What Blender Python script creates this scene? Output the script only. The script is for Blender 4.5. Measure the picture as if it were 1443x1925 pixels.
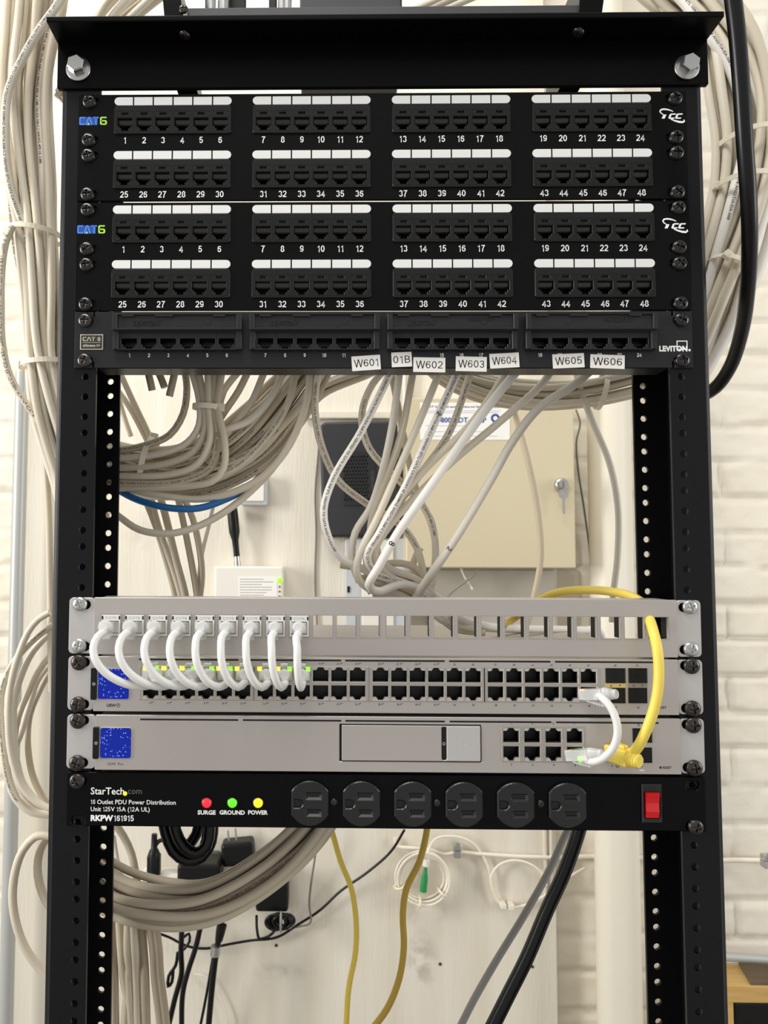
import bpy, bmesh, math, random
import numpy as np
from mathutils import Vector, Matrix, Euler
from mathutils.geometry import tessellate_polygon

for o in list(bpy.data.objects): bpy.data.objects.remove(o)
scn = bpy.context.scene
COL = scn.collection
PI = math.pi
TOP = 1800.0            # height in mm of the first panel's upper edge above the floor
# ------------------------------------------------------------------ camera
F_PX, PPX = 1480.0, 721.5 - 137.43
CAM = Vector((-44.913, -608.70, TOP - 370.62))
ROT = Euler((1.629755, -0.003655, 0.016229), 'XYZ').to_matrix()
cam_d = bpy.data.cameras.new('camera'); cam = bpy.data.objects.new('camera', cam_d); COL.objects.link(cam)
cam.matrix_world = Matrix.Translation(CAM * 0.001) @ ROT.to_4x4()
cam_d.sensor_fit = 'VERTICAL'; cam_d.sensor_height = 36.0; cam_d.sensor_width = 27.0
cam_d.lens = F_PX / 1925 * 36.0
cam_d.shift_x = 137.43 / 1925
cam_d.clip_start = 0.01
cam_d.dof.use_dof = True; cam_d.dof.focus_distance = 0.615; cam_d.dof.aperture_fstop = 16.0
scn.camera = cam
# ------------------------------------------------------------------ light and exposure
scn.view_settings.view_transform = 'Standard'; scn.view_settings.look = 'None'
scn.view_settings.exposure = 0.0; scn.view_settings.gamma = 1.0
try: scn.view_settings.use_curve_mapping = False
except Exception: pass
world = bpy.data.worlds.new('world'); scn.world = world; world.use_nodes = True
bg = world.node_tree.nodes['Background']; bg.inputs[0].default_value = (1.0, 0.98, 0.955, 1); bg.inputs[1].default_value = 0.60
def area(name, loc, target, sx, sy, power, col=(1, .96, .9)):
    l = bpy.data.lights.new(name, 'AREA'); l.shape = 'RECTANGLE'; l.size = sx; l.size_y = sy; l.energy = power; l.color = col
    o = bpy.data.objects.new(name, l); COL.objects.link(o); o.location = loc
    o.rotation_euler = (Vector(target) - Vector(loc)).to_track_quat('-Z', 'Y').to_euler()
    return o
LC = (1, .985, .96)
area('ceiling_lamp_front', (-0.5, -0.5, 3.05), (-0.1, 0.0, 1.5), 1.5, 0.35, 24, LC)
area('ceiling_lamp_rear', (0.0, 0.30, 3.05), (0.0, 0.62, 1.4), 1.4, 0.35, 3, LC)
area('side_fill_left', (-2.3, -0.6, 1.75), (0.0, 0.6, 1.2), 0.4, 1.2, 43, LC)  # added fill from the left, evens out the wall behind the rack
area('side_fill_right', (2.5, -0.6, 1.75), (0.0, 0.6, 1.2), 0.4, 1.2, 20, LC)  # added fill from the right for the same wall, below ceiling height
# ------------------------------------------------------------------ geometry helpers (millimetres in, metres out)
K = -0.003253
def sh(z): return K * (z + 300.0)                 # the rack leans a hair
def W(x, y, z): return Vector((x + sh(z), y, z + TOP)) * 0.001
def P(px, py, Y):                                  # a point of the room at depth Y (mm) behind the rack's face
    d = ROT @ Vector(((px - PPX) / F_PX, -(py - 962.5) / F_PX, -1.0))
    return CAM + d * ((Y - CAM.y) / d.y)
def L(px, py, Y=-3.0):                             # rack coordinates (x, z below the top edge)
    q = P(px, py, Y); z = q.z - TOP
    return q.x - sh(z), z
def lin(c): return c / 12.92 if c <= 0.04045 else ((c + 0.055) / 1.055) ** 2.4
def hexc(h): return tuple(lin(int(h[i:i + 2], 16) / 255) for i in (0, 2, 4))

class MB:
    def __init__(s): s.v = []; s.f = []; s.m = []; s.s = []
    def add(s, verts, faces, m=0, smooth=False, M=None):
        b = len(s.v)
        for v in verts: s.v.append(M @ Vector(v) if M else Vector(v))
        for f in faces: s.f.append(tuple(i + b for i in f)); s.m.append(m); s.s.append(smooth)
        return s
    def box(s, x0, x1, y0, y1, z0, z1, m=0, M=None, bev=0.0):
        if bev > 0:
            bm = bmesh.new(); bmesh.ops.create_cube(bm, size=1)
            for v in bm.verts: v.co = Vector(((x0 + x1) / 2 + v.co.x * (x1 - x0), (y0 + y1) / 2 + v.co.y * (y1 - y0), (z0 + z1) / 2 + v.co.z * (z1 - z0)))
            bmesh.ops.bevel(bm, geom=bm.edges[:], offset=bev, segments=2, affect='EDGES', profile=0.5)
            s.bm(bm, m, M); return s
        v = [(x, y, z) for x in (x0, x1) for y in (y0, y1) for z in (z0, z1)]
        f = [(0, 1, 3, 2), (4, 6, 7, 5), (0, 4, 5, 1), (2, 3, 7, 6), (0, 2, 6, 4), (1, 5, 7, 3)]
        return s.add(v, f, m, False, M)
    def bm(s, bm, m=0, M=None, smooth=False):
        bm.verts.index_update()
        s.add([v.co.copy() for v in bm.verts], [[v.index for v in f.verts] for f in bm.faces], m, smooth, M); bm.free(); return s
    def mesh(s, me, M=None, m=0):
        s.add([v.co.copy() for v in me.vertices], [list(p.vertices) for p in me.polygons], m, False, M); return s
    def plate(s, loops, y0, y1, m=0, M=None, chamfer=0.0, back=True):
        """outline loops[0] with holes loops[1:], in (x, z); front at y0 facing -y, back at y1"""
        def area2(l): return sum(l[i][0] * l[(i + 1) % len(l)][1] - l[(i + 1) % len(l)][0] * l[i][1] for i in range(len(l)))
        out = []
        for k, l in enumerate(loops):
            l = [tuple(p) for p in l]
            if (area2(l) > 0) != (k == 0): l.reverse()
            out.append(l)
        def inset(l, d):
            r = []; n = len(l)
            for i in range(n):
                a, b, c = Vector(l[i - 1]), Vector(l[i]), Vector(l[(i + 1) % n])
                e1 = (b - a); e2 = (c - b)
                if e1.length < 1e-9 or e2.length < 1e-9: r.append(l[i]); continue
                e1.normalize(); e2.normalize()
                n1 = Vector((-e1.y, e1.x)); n2 = Vector((-e2.y, e2.x))
                mm = n1 + n2
                k = d / max(0.3, (1 + n1.dot(n2))) 
                r.append((b.x + mm.x * k, b.y + mm.y * k))
            return r
        fl = [inset(l, chamfer) for l in out] if chamfer > 0 else out
        tris = tessellate_polygon([[Vector((p[0], p[1], 0)) for p in l] for l in fl])
        flat = [p for l in fl for p in l]; flo = [p for l in out for p in l]
        n = len(flat)
        V = [(p[0], y0, p[1]) for p in flat]; Fs = []
        for t in tris:
            a, b, c = (Vector(flat[i]) for i in t)
            cr = (b - a).cross(c - a)
            Fs.append(tuple(t) if cr > 0 else tuple(reversed(t)))
        nb = n
        if chamfer > 0:
            V += [(p[0], y0 + chamfer, p[1]) for p in flo]; mid = nb; nb += n
        else: mid = 0
        V += [(p[0], y1, p[1]) for p in flo]; bk = nb
        if back: Fs += [tuple(bk + i for i in reversed(f)) for f in Fs[:len(tris)]]
        o = 0
        for l in out:
            k = len(l)
            for i in range(k):
                j = (i + 1) % k
                if chamfer > 0: Fs.append((o + j, o + i, mid + o + i, mid + o + j))
                Fs.append((mid + o + j, mid + o + i, bk + o + i, bk + o + j))
            o += k
        return s.add(V, Fs, m, False, M)
    def hole_strip(s, x0, x1, z0, z1, cx, zs, r, y0, y1, M=None, n=8):
        """a long flat strip with one column of round holes"""
        zs = sorted(zs); ed = [z0] + [(a + b) / 2 for a, b in zip(zs[:-1], zs[1:])] + [zs[-1] + 8, z1]
        for i, z in enumerate(zs):
            a, b = ed[i], ed[i + 1]
            if i == 0: a = z - 8
            R = [(cx + r * math.sin(PI * k / n), z - r * math.cos(PI * k / n)) for k in range(n + 1)]
            Lf = [(2 * cx - x, w) for x, w in R]
            for y, fl in ((y0, 0), (y1, 1)):
                pr = [(cx, a), (x1, a), (x1, b), (cx, b)] + R[::-1]; pl = [(cx, b), (x0, b), (x0, a), (cx, a)] + Lf
                for pg in (pr, pl): s.add([(x, y, w) for x, w in pg], [tuple(range(len(pg)))[::-1] if fl else tuple(range(len(pg)))], 0, False, M)
            C = R + Lf[::-1][1:-1]; k = len(C)
            s.add([(x, y, w) for y in (y0, y1) for x, w in C], [(j, (j + 1) % k, k + (j + 1) % k, k + j) for j in range(k)], 0, False, M)
        for a, b in ((z0, zs[0] - 8), (zs[-1] + 8, z1)):
            for y in (y0, y1): s.add([(x0, y, a), (x1, y, a), (x1, y, b), (x0, y, b)], [(0, 1, 2, 3)], 0, False, M)
        for x in (x0, x1): s.add([(x, y0, z0), (x, y1, z0), (x, y1, z1), (x, y0, z1)], [(0, 1, 2, 3)], 0, False, M)
        for z in (z0, z1): s.add([(x0, y0, z), (x1, y0, z), (x1, y1, z), (x0, y1, z)], [(0, 1, 2, 3)], 0, False, M)
        return s
    def lathe(s, prof, n=24, m=0, M=None, smooth=True, cap0=True, cap1=True):
        """profile of (r, y) revolved about the y axis"""
        V = []; Fs = []
        for r, y in prof:
            for i in range(n):
                a = 2 * PI * i / n; V.append((r * math.cos(a), y, r * math.sin(a)))
        for k in range(len(prof) - 1):
            for i in range(n):
                j = (i + 1) % n; Fs.append((k * n + i, k * n + j, (k + 1) * n + j, (k + 1) * n + i))
        s.add(V, Fs, m, smooth, M)
        if cap0: s.add(V[:n], [tuple(range(n))], m, False, M)
        if cap1: s.add(V[-n:], [tuple(reversed(range(n)))], m, False, M)
        return s
    def tube(s, pts, r, n=10, m=0, M=None, caps=True):
        pts = [Vector(p) for p in pts]; k = len(pts); fr = frames(pts)
        V = []; Fs = []
        rr = r if hasattr(r, '__len__') else [r] * k
        for i in range(k):
            t, a, b = fr[i]
            for j in range(n):
                c = 2 * PI * j / n; V.append(pts[i] + (a * math.cos(c) + b * math.sin(c)) * rr[i])
        for i in range(k - 1):
            for j in range(n):
                q = (j + 1) % n; Fs.append((i * n + j, i * n + q, (i + 1) * n + q, (i + 1) * n + j))
        s.add(V, Fs, m, True, M)
        if caps:
            s.add(V[:n], [tuple(reversed(range(n)))], m, False, M); s.add(V[-n:], [tuple(range(n))], m, False, M)
        return s
    def to_mesh(s, name, mats, recalc=False):
        me = bpy.data.meshes.new(name)
        me.from_pydata([(v[0] * .001, v[1] * .001, v[2] * .001) for v in s.v], [], s.f)
        for mt in mats: me.materials.append(mt)
        me.polygons.foreach_set('material_index', s.m); me.polygons.foreach_set('use_smooth', s.s)
        if recalc:
            b = bmesh.new(); b.from_mesh(me); bmesh.ops.recalc_face_normals(b, faces=b.faces[:]); b.to_mesh(me); b.free()
        me.update(); return me
    def build(s, name, mats, parent=None, loc=(0, 0, 0), rot=(0, 0, 0), recalc=True):
        if not isinstance(mats, (list, tuple)): mats = [mats]
        return place(name, s.to_mesh(name, mats, recalc), parent, loc, rot)
def place(name, me, parent=None, loc=(0, 0, 0), rot=(0, 0, 0)):
    o = bpy.data.objects.new(name, me); COL.objects.link(o)
    o.location = Vector(loc) * .001; o.rotation_euler = rot
    if parent: o.parent = parent
    return o
def thing(name, label, cat, loc_m=(0, 0, 0), rot=(0, 0, 0), group=None):
    o = bpy.data.objects.new(name, None); COL.objects.link(o); o.empty_display_size = .02
    o.location = loc_m; o.rotation_euler = rot
    return tag(o, label, cat, group)
def tag(o, label, cat, group=None):
    o['label'] = label; o['category'] = cat
    if group: o['group'] = group
    return o
def structure(o): o['kind'] = 'structure'; return o
def frames(pts):
    k = len(pts); T = []
    for i in range(k):
        t = pts[min(i + 1, k - 1)] - pts[max(i - 1, 0)]
        T.append(t.normalized() if t.length > 1e-9 else Vector((0, 0, 1)))
    ref = Vector((0, 1, 0)) if abs(T[0].y) < .9 else Vector((1, 0, 0))
    a = (ref - T[0] * ref.dot(T[0])).normalized(); out = []
    for i in range(k):
        a = (a - T[i] * a.dot(T[i]))
        a = a.normalized() if a.length > 1e-6 else Vector((1, 0, 0))
        out.append((T[i], a, T[i].cross(a)))
    return out
def spline(pts, step=6.0):
    pts = [Vector(p) for p in pts]
    if len(pts) == 2: pts = [pts[0], pts[0].lerp(pts[1], .5), pts[1]]
    ext = [pts[0] * 2 - pts[1]] + pts + [pts[-1] * 2 - pts[-2]]
    out = []
    for i in range(1, len(ext) - 2):
        p0, p1, p2, p3 = ext[i - 1:i + 3]
        t0 = 0; t1 = t0 + max(1e-6, (p1 - p0).length ** .5); t2 = t1 + max(1e-6, (p2 - p1).length ** .5); t3 = t2 + max(1e-6, (p3 - p2).length ** .5)
        n = max(2, int((p2 - p1).length / step))
        for k in range(n):
            t = t1 + (t2 - t1) * k / n
            A1 = p0 * ((t1 - t) / (t1 - t0)) + p1 * ((t - t0) / (t1 - t0)); A2 = p1 * ((t2 - t) / (t2 - t1)) + p2 * ((t - t1) / (t2 - t1)); A3 = p2 * ((t3 - t) / (t3 - t2)) + p3 * ((t - t2) / (t3 - t2))
            B1 = A1 * ((t2 - t) / (t2 - t0)) + A2 * ((t - t0) / (t2 - t0)); B2 = A2 * ((t3 - t) / (t3 - t1)) + A3 * ((t - t1) / (t3 - t1))
            out.append(B1 * ((t2 - t) / (t2 - t1)) + B2 * ((t - t1) / (t2 - t1)))
    out.append(ext[-2]); return out
def rect(x0, x1, z0, z1): return [(x0, z0), (x1, z0), (x1, z1), (x0, z1)]
def rrect(x0, x1, z0, z1, r, n=4):
    o = []
    for cx, cz, a0 in ((x1 - r, z0 + r, -PI / 2), (x1 - r, z1 - r, 0), (x0 + r, z1 - r, PI / 2), (x0 + r, z0 + r, PI)):
        for i in range(n + 1): a = a0 + PI / 2 * i / n; o.append((cx + r * math.cos(a), cz + r * math.sin(a)))
    return o
def circ(cx, cz, r, n=16): return [(cx + r * math.cos(2 * PI * i / n), cz + r * math.sin(2 * PI * i / n)) for i in range(n)]
def obround(cx, cz, hw, r, n=8): return rrect(cx - hw, cx + hw, cz - r, cz + r, r * .999, n)
# ------------------------------------------------------------------ materials
MATS = {}
def mk(name, col, rough=.5, metal=0.0, bump=None, var=None, emit=0.0, alpha=1.0, spec=None, coat=0.0, stretch=None, trans=0.0):
    m = bpy.data.materials.new(name); m.use_nodes = True; nt = m.node_tree; b = nt.nodes['Principled BSDF']
    c = hexc(col) if isinstance(col, str) else col
    b.inputs['Base Color'].default_value = (*c, 1); b.inputs['Roughness'].default_value = rough; b.inputs['Metallic'].default_value = metal
    if spec is not None: b.inputs['Specular IOR Level'].default_value = spec
    if coat: b.inputs['Coat Weight'].default_value = coat
    if trans: b.inputs['Transmission Weight'].default_value = trans; b.inputs['IOR'].default_value = 1.35
    if emit: b.inputs['Emission Color'].default_value = (*c, 1); b.inputs['Emission Strength'].default_value = emit
    if alpha < 1: b.inputs['Alpha'].default_value = alpha
    if bump or var:
        tc = nt.nodes.new('ShaderNodeTexCoord'); mp = nt.nodes.new('ShaderNodeMapping'); nt.links.new(tc.outputs['Object'], mp.inputs[0])
        if stretch: mp.inputs['Scale'].default_value = stretch
    if bump:
        n = nt.nodes.new('ShaderNodeTexNoise'); n.inputs['Scale'].default_value = bump[0]; n.inputs['Detail'].default_value = 3
        bp = nt.nodes.new('ShaderNodeBump'); bp.inputs['Strength'].default_value = bump[1]; bp.inputs['Distance'].default_value = bump[2] if len(bump) > 2 else .0004
        nt.links.new(mp.outputs[0], n.inputs['Vector']); nt.links.new(n.outputs['Fac'], bp.inputs['Height']); nt.links.new(bp.outputs[0], b.inputs['Normal'])
    if var:
        n = nt.nodes.new('ShaderNodeTexNoise'); n.inputs['Scale'].default_value = var[0]; n.inputs['Detail'].default_value = 5
        r = nt.nodes.new('ShaderNodeValToRGB'); r.color_ramp.elements[0].position = .3; r.color_ramp.elements[1].position = .7
        c2 = hexc(var[1]); r.color_ramp.elements[0].color = (*c2, 1); r.color_ramp.elements[1].color = (*c, 1)
        nt.links.new(mp.outputs[0], n.inputs['Vector']); nt.links.new(n.outputs['Fac'], r.inputs[0]); nt.links.new(r.outputs[0], b.inputs['Base Color'])
    MATS[name] = m; return m
rail_m = mk('black powder coat', '111113', .36, spec=.2, bump=(900, .35, .0003))
bar_m = mk('black bar paint', '060606', .32, spec=.1, bump=(900, .2, .0003))
panel_m = mk('black panel paint', '0a0a0a', .3, spec=.12, bump=(1500, .08, .0002))
lev_m = mk('charcoal textured panel', '262628', .36, spec=.22, bump=(700, .35, .0003))
port_m = mk('black port plastic', '1a1a1a', .34, spec=.25)
levp_m = mk('charcoal port plastic', '28292b', .34, spec=.25)
jack_m = mk('jack cavity black', '080808', .45)
cont_m = mk('dark jack contacts', '2a2620', .25, spec=.6)
white_ink = mk('white ink', 'f4f4f2', .5)
label_m = mk('white label insert', 'e2e2e0', .5)
dash_m = mk('dark slot', '050505', .6)
blue_ink = mk('blue ink', '3f86e6', .5); dblue_ink = mk('deep blue ink', '1446a0', .5); green_ink = mk('lime ink', 'a8dc4a', .5)
silver_m = mk('bead blasted silver', 'b9b3ae', .42, .55, bump=(2500, .05, .0001))
silver2_m = mk('silver port frame', 'b0aba4', .35, .7)
ear_m = mk('pale silver bracket', 'c3c0bd', .45, .4)
steel_m = mk('zinc steel', 'c4c4c2', .28, .95, bump=(300, .1, .0003))
bscrew_m = mk('black screw', '161514', .22, .3, spec=.7)
gscrew_m = mk('gunmetal screw', '4a4643', .25, .85)
grey_ink = mk('dark grey ink', '3a3836', .6)
led_off = mk('clear led window', 'b5b0a8', .3)
led_y = mk('yellow led', 'f7e23a', .4, emit=1.6); led_g = mk('green led', '80f020', .4, emit=1.6)
lamp_r = mk('red lamp lens', 'ff2030', .2, emit=.9, coat=.5); lamp_g = mk('green lamp lens', '57e01c', .2, emit=.9, coat=.5); lamp_y = mk('yellow lamp lens', 'fbe41e', .2, emit=.9, coat=.5)
cord_m = mk('white patch cord', 'deded9', .4)
clear_m = mk('clear plug plastic', 'f2f2f0', .1, alpha=.5, spec=.8)
yel_m = mk('yellow cord', 'edd35a', .42); yel2_m = mk('dark yellow cord', 'c2a23c', .45)
gold_m = mk('gold contact', 'c8a24a', .3, .9)
cable_ms = [mk('cable cream ' + str(i), c, .5, var=(9, c2)) for i, (c, c2) in enumerate((('dfd6c3', 'd4cab5'), ('d6ccb7', 'cabfa9'), ('e6dfcf', 'dbd2c0'), ('cec3ad', 'c2b69f')))]
cable_grey = mk('cable pale grey', 'dad3c5', .45); cable_white = mk('cable bright white', 'ebe7df', .45); cable_tan = mk('cable dusty tan', 'b9ab92', .5)
cable_dk = mk('cable putty', 'b5a894', .5, var=(9, 'a89a85'))
ink_m = mk('cable print ink', '5e574c', .6); marker_m = mk('marker ink', '101010', .5)
cblue_m = mk('blue cable', '1c67a8', .45); black_cable = mk('black cable', '08080a', .3, spec=.35); greyc_m = mk('grey cable', '8f8c88', .45)
tie_m = mk('nylon tie', 'e6dfc8', .4)
pdu_m = mk('gloss black pdu', '050506', .35, spec=.12); outlet_m = mk('outlet plastic', '111112', .34, spec=.5)
red_rocker = mk('red rocker', 'c00a14', .18, emit=.16, coat=.6)
black_pl = mk('black plastic', '0c0c0d', .4, spec=.3)
modem_m = mk('modem graphite', '2c2d30', .5); grille_m = mk('grille', '0a0a0b', .5)
box_m = mk('beige enclosure', 'cfc4a6', .38, var=(4, 'cbbf9f'), bump=(300, .06, .0003)); box2_m = mk('grey enclosure', 'b5afa2', .5)
offw_m = mk('off white plastic', 'e4e0d6', .45); paper_m = mk('paper', 'eceae4', .6)
grey_pl = mk('pale grey plastic', 'bfc2c4', .45)
pipe_m = mk('painted pipe', 'e8e1cf', .45, bump=(60, .25, .002)); cond_m = mk('grey conduit', 'b4b6b2', .4, .3)
wood_m = mk('pine shelf', 'd0ad6e', .55, var=(8, 'b8924f'), stretch=(1, 12, 12)); wood2_m = mk('dark plank', '6b5b44', .6, var=(10, '54462f'), stretch=(1, 12, 12))
fibre_m = mk('ivory fibre cable', 'ece4d4', .45); greenc_m = mk('green connector', '1f8a45', .4)
wall_m = mk('painted brick', 'e3ddd0', .6, bump=(90, .35, .002), var=(5, 'dfd7c2'))
board_m = mk('painted board', 'e6e0d2', .55, bump=(40, .4, .0015), var=(3.0, 'd9d1be'), stretch=(7, 1, .6))
stain_m = mk('grime', 'b8ae9c', .7, alpha=.35)
def stain_board():
    nt = board_m.node_tree; b = nt.nodes['Principled BSDF']; src = b.inputs['Base Color'].links[0].from_socket; cur = src
    tc = nt.nodes.new('ShaderNodeTexCoord'); n = nt.nodes.new('ShaderNodeTexNoise'); n.inputs['Scale'].default_value = 45; n.inputs['Detail'].default_value = 6; nt.links.new(tc.outputs['Object'], n.inputs['Vector'])
    for px, py, sx, sz, amt in ((792, 1805, 26, 44, .55), (560, 1725, 45, 30, .3), (530, 1825, 50, 14, .3), (775, 1710, 12, 22, .3), (830, 1720, 10, 24, .2), (265, 1000, 30, 30, .2), (590, 1560, 60, 25, .12)):
        q = P(px, py, 676) * .001; mp = nt.nodes.new('ShaderNodeMapping'); k = 1 / 1.09 * .001
        mp.vector_type = 'POINT'; mp.inputs['Scale'].default_value = (1 / (sx * k), 0, 1 / (sz * k)); mp.inputs['Location'].default_value = (-q.x / (sx * k), 0, -q.z / (sz * k)); nt.links.new(tc.outputs['Object'], mp.inputs[0])
        ln = nt.nodes.new('ShaderNodeVectorMath'); ln.operation = 'LENGTH'; nt.links.new(mp.outputs[0], ln.inputs[0])
        mr = nt.nodes.new('ShaderNodeMapRange'); mr.inputs['From Min'].default_value = 1.3; mr.inputs['From Max'].default_value = .3; mr.inputs['To Max'].default_value = amt; nt.links.new(ln.outputs['Value'], mr.inputs['Value'])
        nm = nt.nodes.new('ShaderNodeMapRange'); nm.inputs['From Min'].default_value = .38; nm.inputs['From Max'].default_value = .62; nt.links.new(n.outputs['Fac'], nm.inputs['Value'])
        ml = nt.nodes.new('ShaderNodeMath'); ml.operation = 'MULTIPLY'; nt.links.new(mr.outputs[0], ml.inputs[0]); nt.links.new(nm.outputs[0], ml.inputs[1])
        mx = nt.nodes.new('ShaderNodeMix'); mx.data_type = 'RGBA'; nt.links.new(ml.outputs[0], mx.inputs[0]); nt.links.new(cur, mx.inputs[6]); mx.inputs[7].default_value = (*hexc('8a8174'), 1); cur = mx.outputs[2]
    nt.links.new(cur, b.inputs['Base Color'])
stain_board()
floor_m = mk('concrete floor', '8d877d', .7, var=(6, '7c766c'))
screen_m = bpy.data.materials.new('blue display'); screen_m.use_nodes = True
def make_screen():
    nt = screen_m.node_tree; b = nt.nodes['Principled BSDF']; b.inputs['Roughness'].default_value = .15
    tc = nt.nodes.new('ShaderNodeTexCoord'); v = nt.nodes.new('ShaderNodeTexVoronoi'); v.inputs['Scale'].default_value = 620
    mp = nt.nodes.new('ShaderNodeMapping'); mp.inputs['Scale'].default_value = (1, 0, 1)
    nt.links.new(tc.outputs['Object'], mp.inputs[0]); nt.links.new(mp.outputs[0], v.inputs['Vector'])
    r = nt.nodes.new('ShaderNodeMath'); r.operation = 'LESS_THAN'; r.inputs[1].default_value = .30; nt.links.new(v.outputs['Distance'], r.inputs[0])
    ln = nt.nodes.new('ShaderNodeVectorMath'); ln.operation = 'LENGTH'; nt.links.new(mp.outputs[0], ln.inputs[0])
    r1 = nt.nodes.new('ShaderNodeMath'); r1.operation = 'COMPARE'; r1.inputs[1].default_value = .0082; r1.inputs[2].default_value = .0036; nt.links.new(ln.outputs['Value'], r1.inputs[0])
    sep = nt.nodes.new('ShaderNodeSeparateColor'); nt.links.new(v.outputs['Color'], sep.inputs[0])
    r2 = nt.nodes.new('ShaderNodeMath'); r2.operation = 'GREATER_THAN'; r2.inputs[1].default_value = .35; nt.links.new(sep.outputs[0], r2.inputs[0])
    m1 = nt.nodes.new('ShaderNodeMath'); m1.operation = 'MULTIPLY'; nt.links.new(r.outputs[0], m1.inputs[0]); nt.links.new(r1.outputs[0], m1.inputs[1])
    m2 = nt.nodes.new('ShaderNodeMath'); m2.operation = 'MULTIPLY'; nt.links.new(m1.outputs[0], m2.inputs[0]); nt.links.new(r2.outputs[0], m2.inputs[1])
    mx = nt.nodes.new('ShaderNodeMix'); mx.data_type = 'RGBA'; mx.inputs[6].default_value = (*hexc('06209c'), 1); mx.inputs[7].default_value = (*hexc('96a4ff'), 1)
    nt.links.new(m2.outputs[0], mx.inputs[0]); nt.links.new(mx.outputs[2], b.inputs['Emission Color']); b.inputs['Emission Strength'].default_value = .85; b.inputs['Specular IOR Level'].default_value = .15
    b.inputs['Base Color'].default_value = (.005, .01, .06, 1)
make_screen()
# ------------------------------------------------------------------ lettering
_tc = {}
def _arc(cx, cz, rx, rz, a0, a1, n=10): return [(cx + rx * math.cos(math.radians(a0 + (a1 - a0) * i / n)), cz + rz * math.sin(math.radians(a0 + (a1 - a0) * i / n))) for i in range(n + 1)]
STROKES = {
    '0': (.56, [_arc(.28, .5, .22, .44, 90, 450, 24)]), '1': (.44, [[(.07, .74), (.2, .8), (.29, .94), (.29, -.06)]]),
    '2': (.56, [_arc(.28, .69, .21, .25, 170, -35, 12) + [(.30, .34), (.13, .2), (.06, .06), (.56, .06)]]),
    '3': (.56, [_arc(.27, .71, .19, .23, 165, -78, 12) + [(.22, .5)], [(.22, .51)] + _arc(.27, .28, .22, .22, 80, -165, 12)]),
    '4': (.58, [[(.41, -.06), (.41, .92), (.05, .27), (.60, .27)]]),
    '5': (.56, [[(.5, .94), (.14, .94), (.08, .5)] + _arc(.27, .33, .22, .27, 140, -160, 14)]),
    '6': (.56, [_arc(.29, .64, .21, .30, 25, 90, 5) + _arc(.30, .5, .24, .44, 90, 200, 8) , _arc(.28, .32, .21, .26, 0, 360, 20)]),
    '7': (.56, [[(.03, .94), (.51, .94), (.36, .68), (.24, .36), (.2, -.06)]]),
    '8': (.56, [_arc(.28, .72, .18, .22, 0, 360, 18), _arc(.28, .28, .22, .22, 0, 360, 18)]),
    '9': (.56, [_arc(.28, .68, .21, .26, 0, 360, 20), _arc(.26, .5, .24, .44, 20, -90, 8) + _arc(.27, .36, .21, .30, -90, -155, 5)]),
    'W': (.94, [[(0, 1.0), (.22, .0), (.24, .0), (.46, 1.0), (.48, 1.0), (.70, .0), (.72, .0), (.94, 1.0)]]),
    'B': (.62, [[(.08, 0), (.08, .94), (.3, .94)] + _arc(.3, .72, .21, .22, 90, -90, 8) + [(.08, .5)], [(.3, .5)] + _arc(.32, .28, .24, .22, 90, -90, 8) + [(.08, .06)]]),
    'C': (.74, [[(.72, .92), (.16, .92), (.08, .82), (.08, .18), (.16, .08), (.72, .08)]]), 'A': (.74, [[(.0, 0), (.3, .92), (.44, .92), (.74, 0)]]),
    'T': (.70, [[(.0, .92), (.70, .92)], [(.35, .92), (.35, 0)]]), '\u03c3': (.66, [[(.62, .92), (.14, .92), (.08, .84), (.08, .16), (.14, .08), (.52, .08), (.58, .16), (.58, .42), (.52, .5), (.08, .5)]]),
}
def stroke_text(s, wt):
    V = []; Fs = []; x = 0
    for ch in s:
        adv, lines = STROKES[ch]
        for l in lines:
            l = [l[0]] + [l[i] for i in range(1, len(l)) if math.hypot(l[i][0] - l[i - 1][0], l[i][1] - l[i - 1][1]) > 1e-5]; b = len(V); n = len(l); cl = math.hypot(l[0][0] - l[-1][0], l[0][1] - l[-1][1]) < 1e-4
            if cl: l = l[:-1]; n -= 1
            for i, p in enumerate(l):
                a = l[i - 1] if (i or cl) else None; c = l[(i + 1) % n] if (i < n - 1 or cl) else None
                d1 = Vector((p[0] - a[0], p[1] - a[1])).normalized() if a else None; d2 = Vector((c[0] - p[0], c[1] - p[1])).normalized() if c else None
                d1 = d1 or d2; d2 = d2 or d1; n1 = Vector((-d1.y, d1.x)); n2 = Vector((-d2.y, d2.x)); mm = n1 + n2; k = wt / 2 / max(.45, 1 + n1.dot(n2))
                V += [(x + p[0] + mm.x * k, p[1] + mm.y * k), (x + p[0] - mm.x * k, p[1] - mm.y * k)]
            for i in range(n if cl else n - 1): j = (i + 1) % n; Fs.append((b + 2 * i, b + 2 * i + 1, b + 2 * j + 1, b + 2 * j))
        x += adv + .12
    k = .7
    return [(a * k, b * k) for a, b in V], Fs
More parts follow.
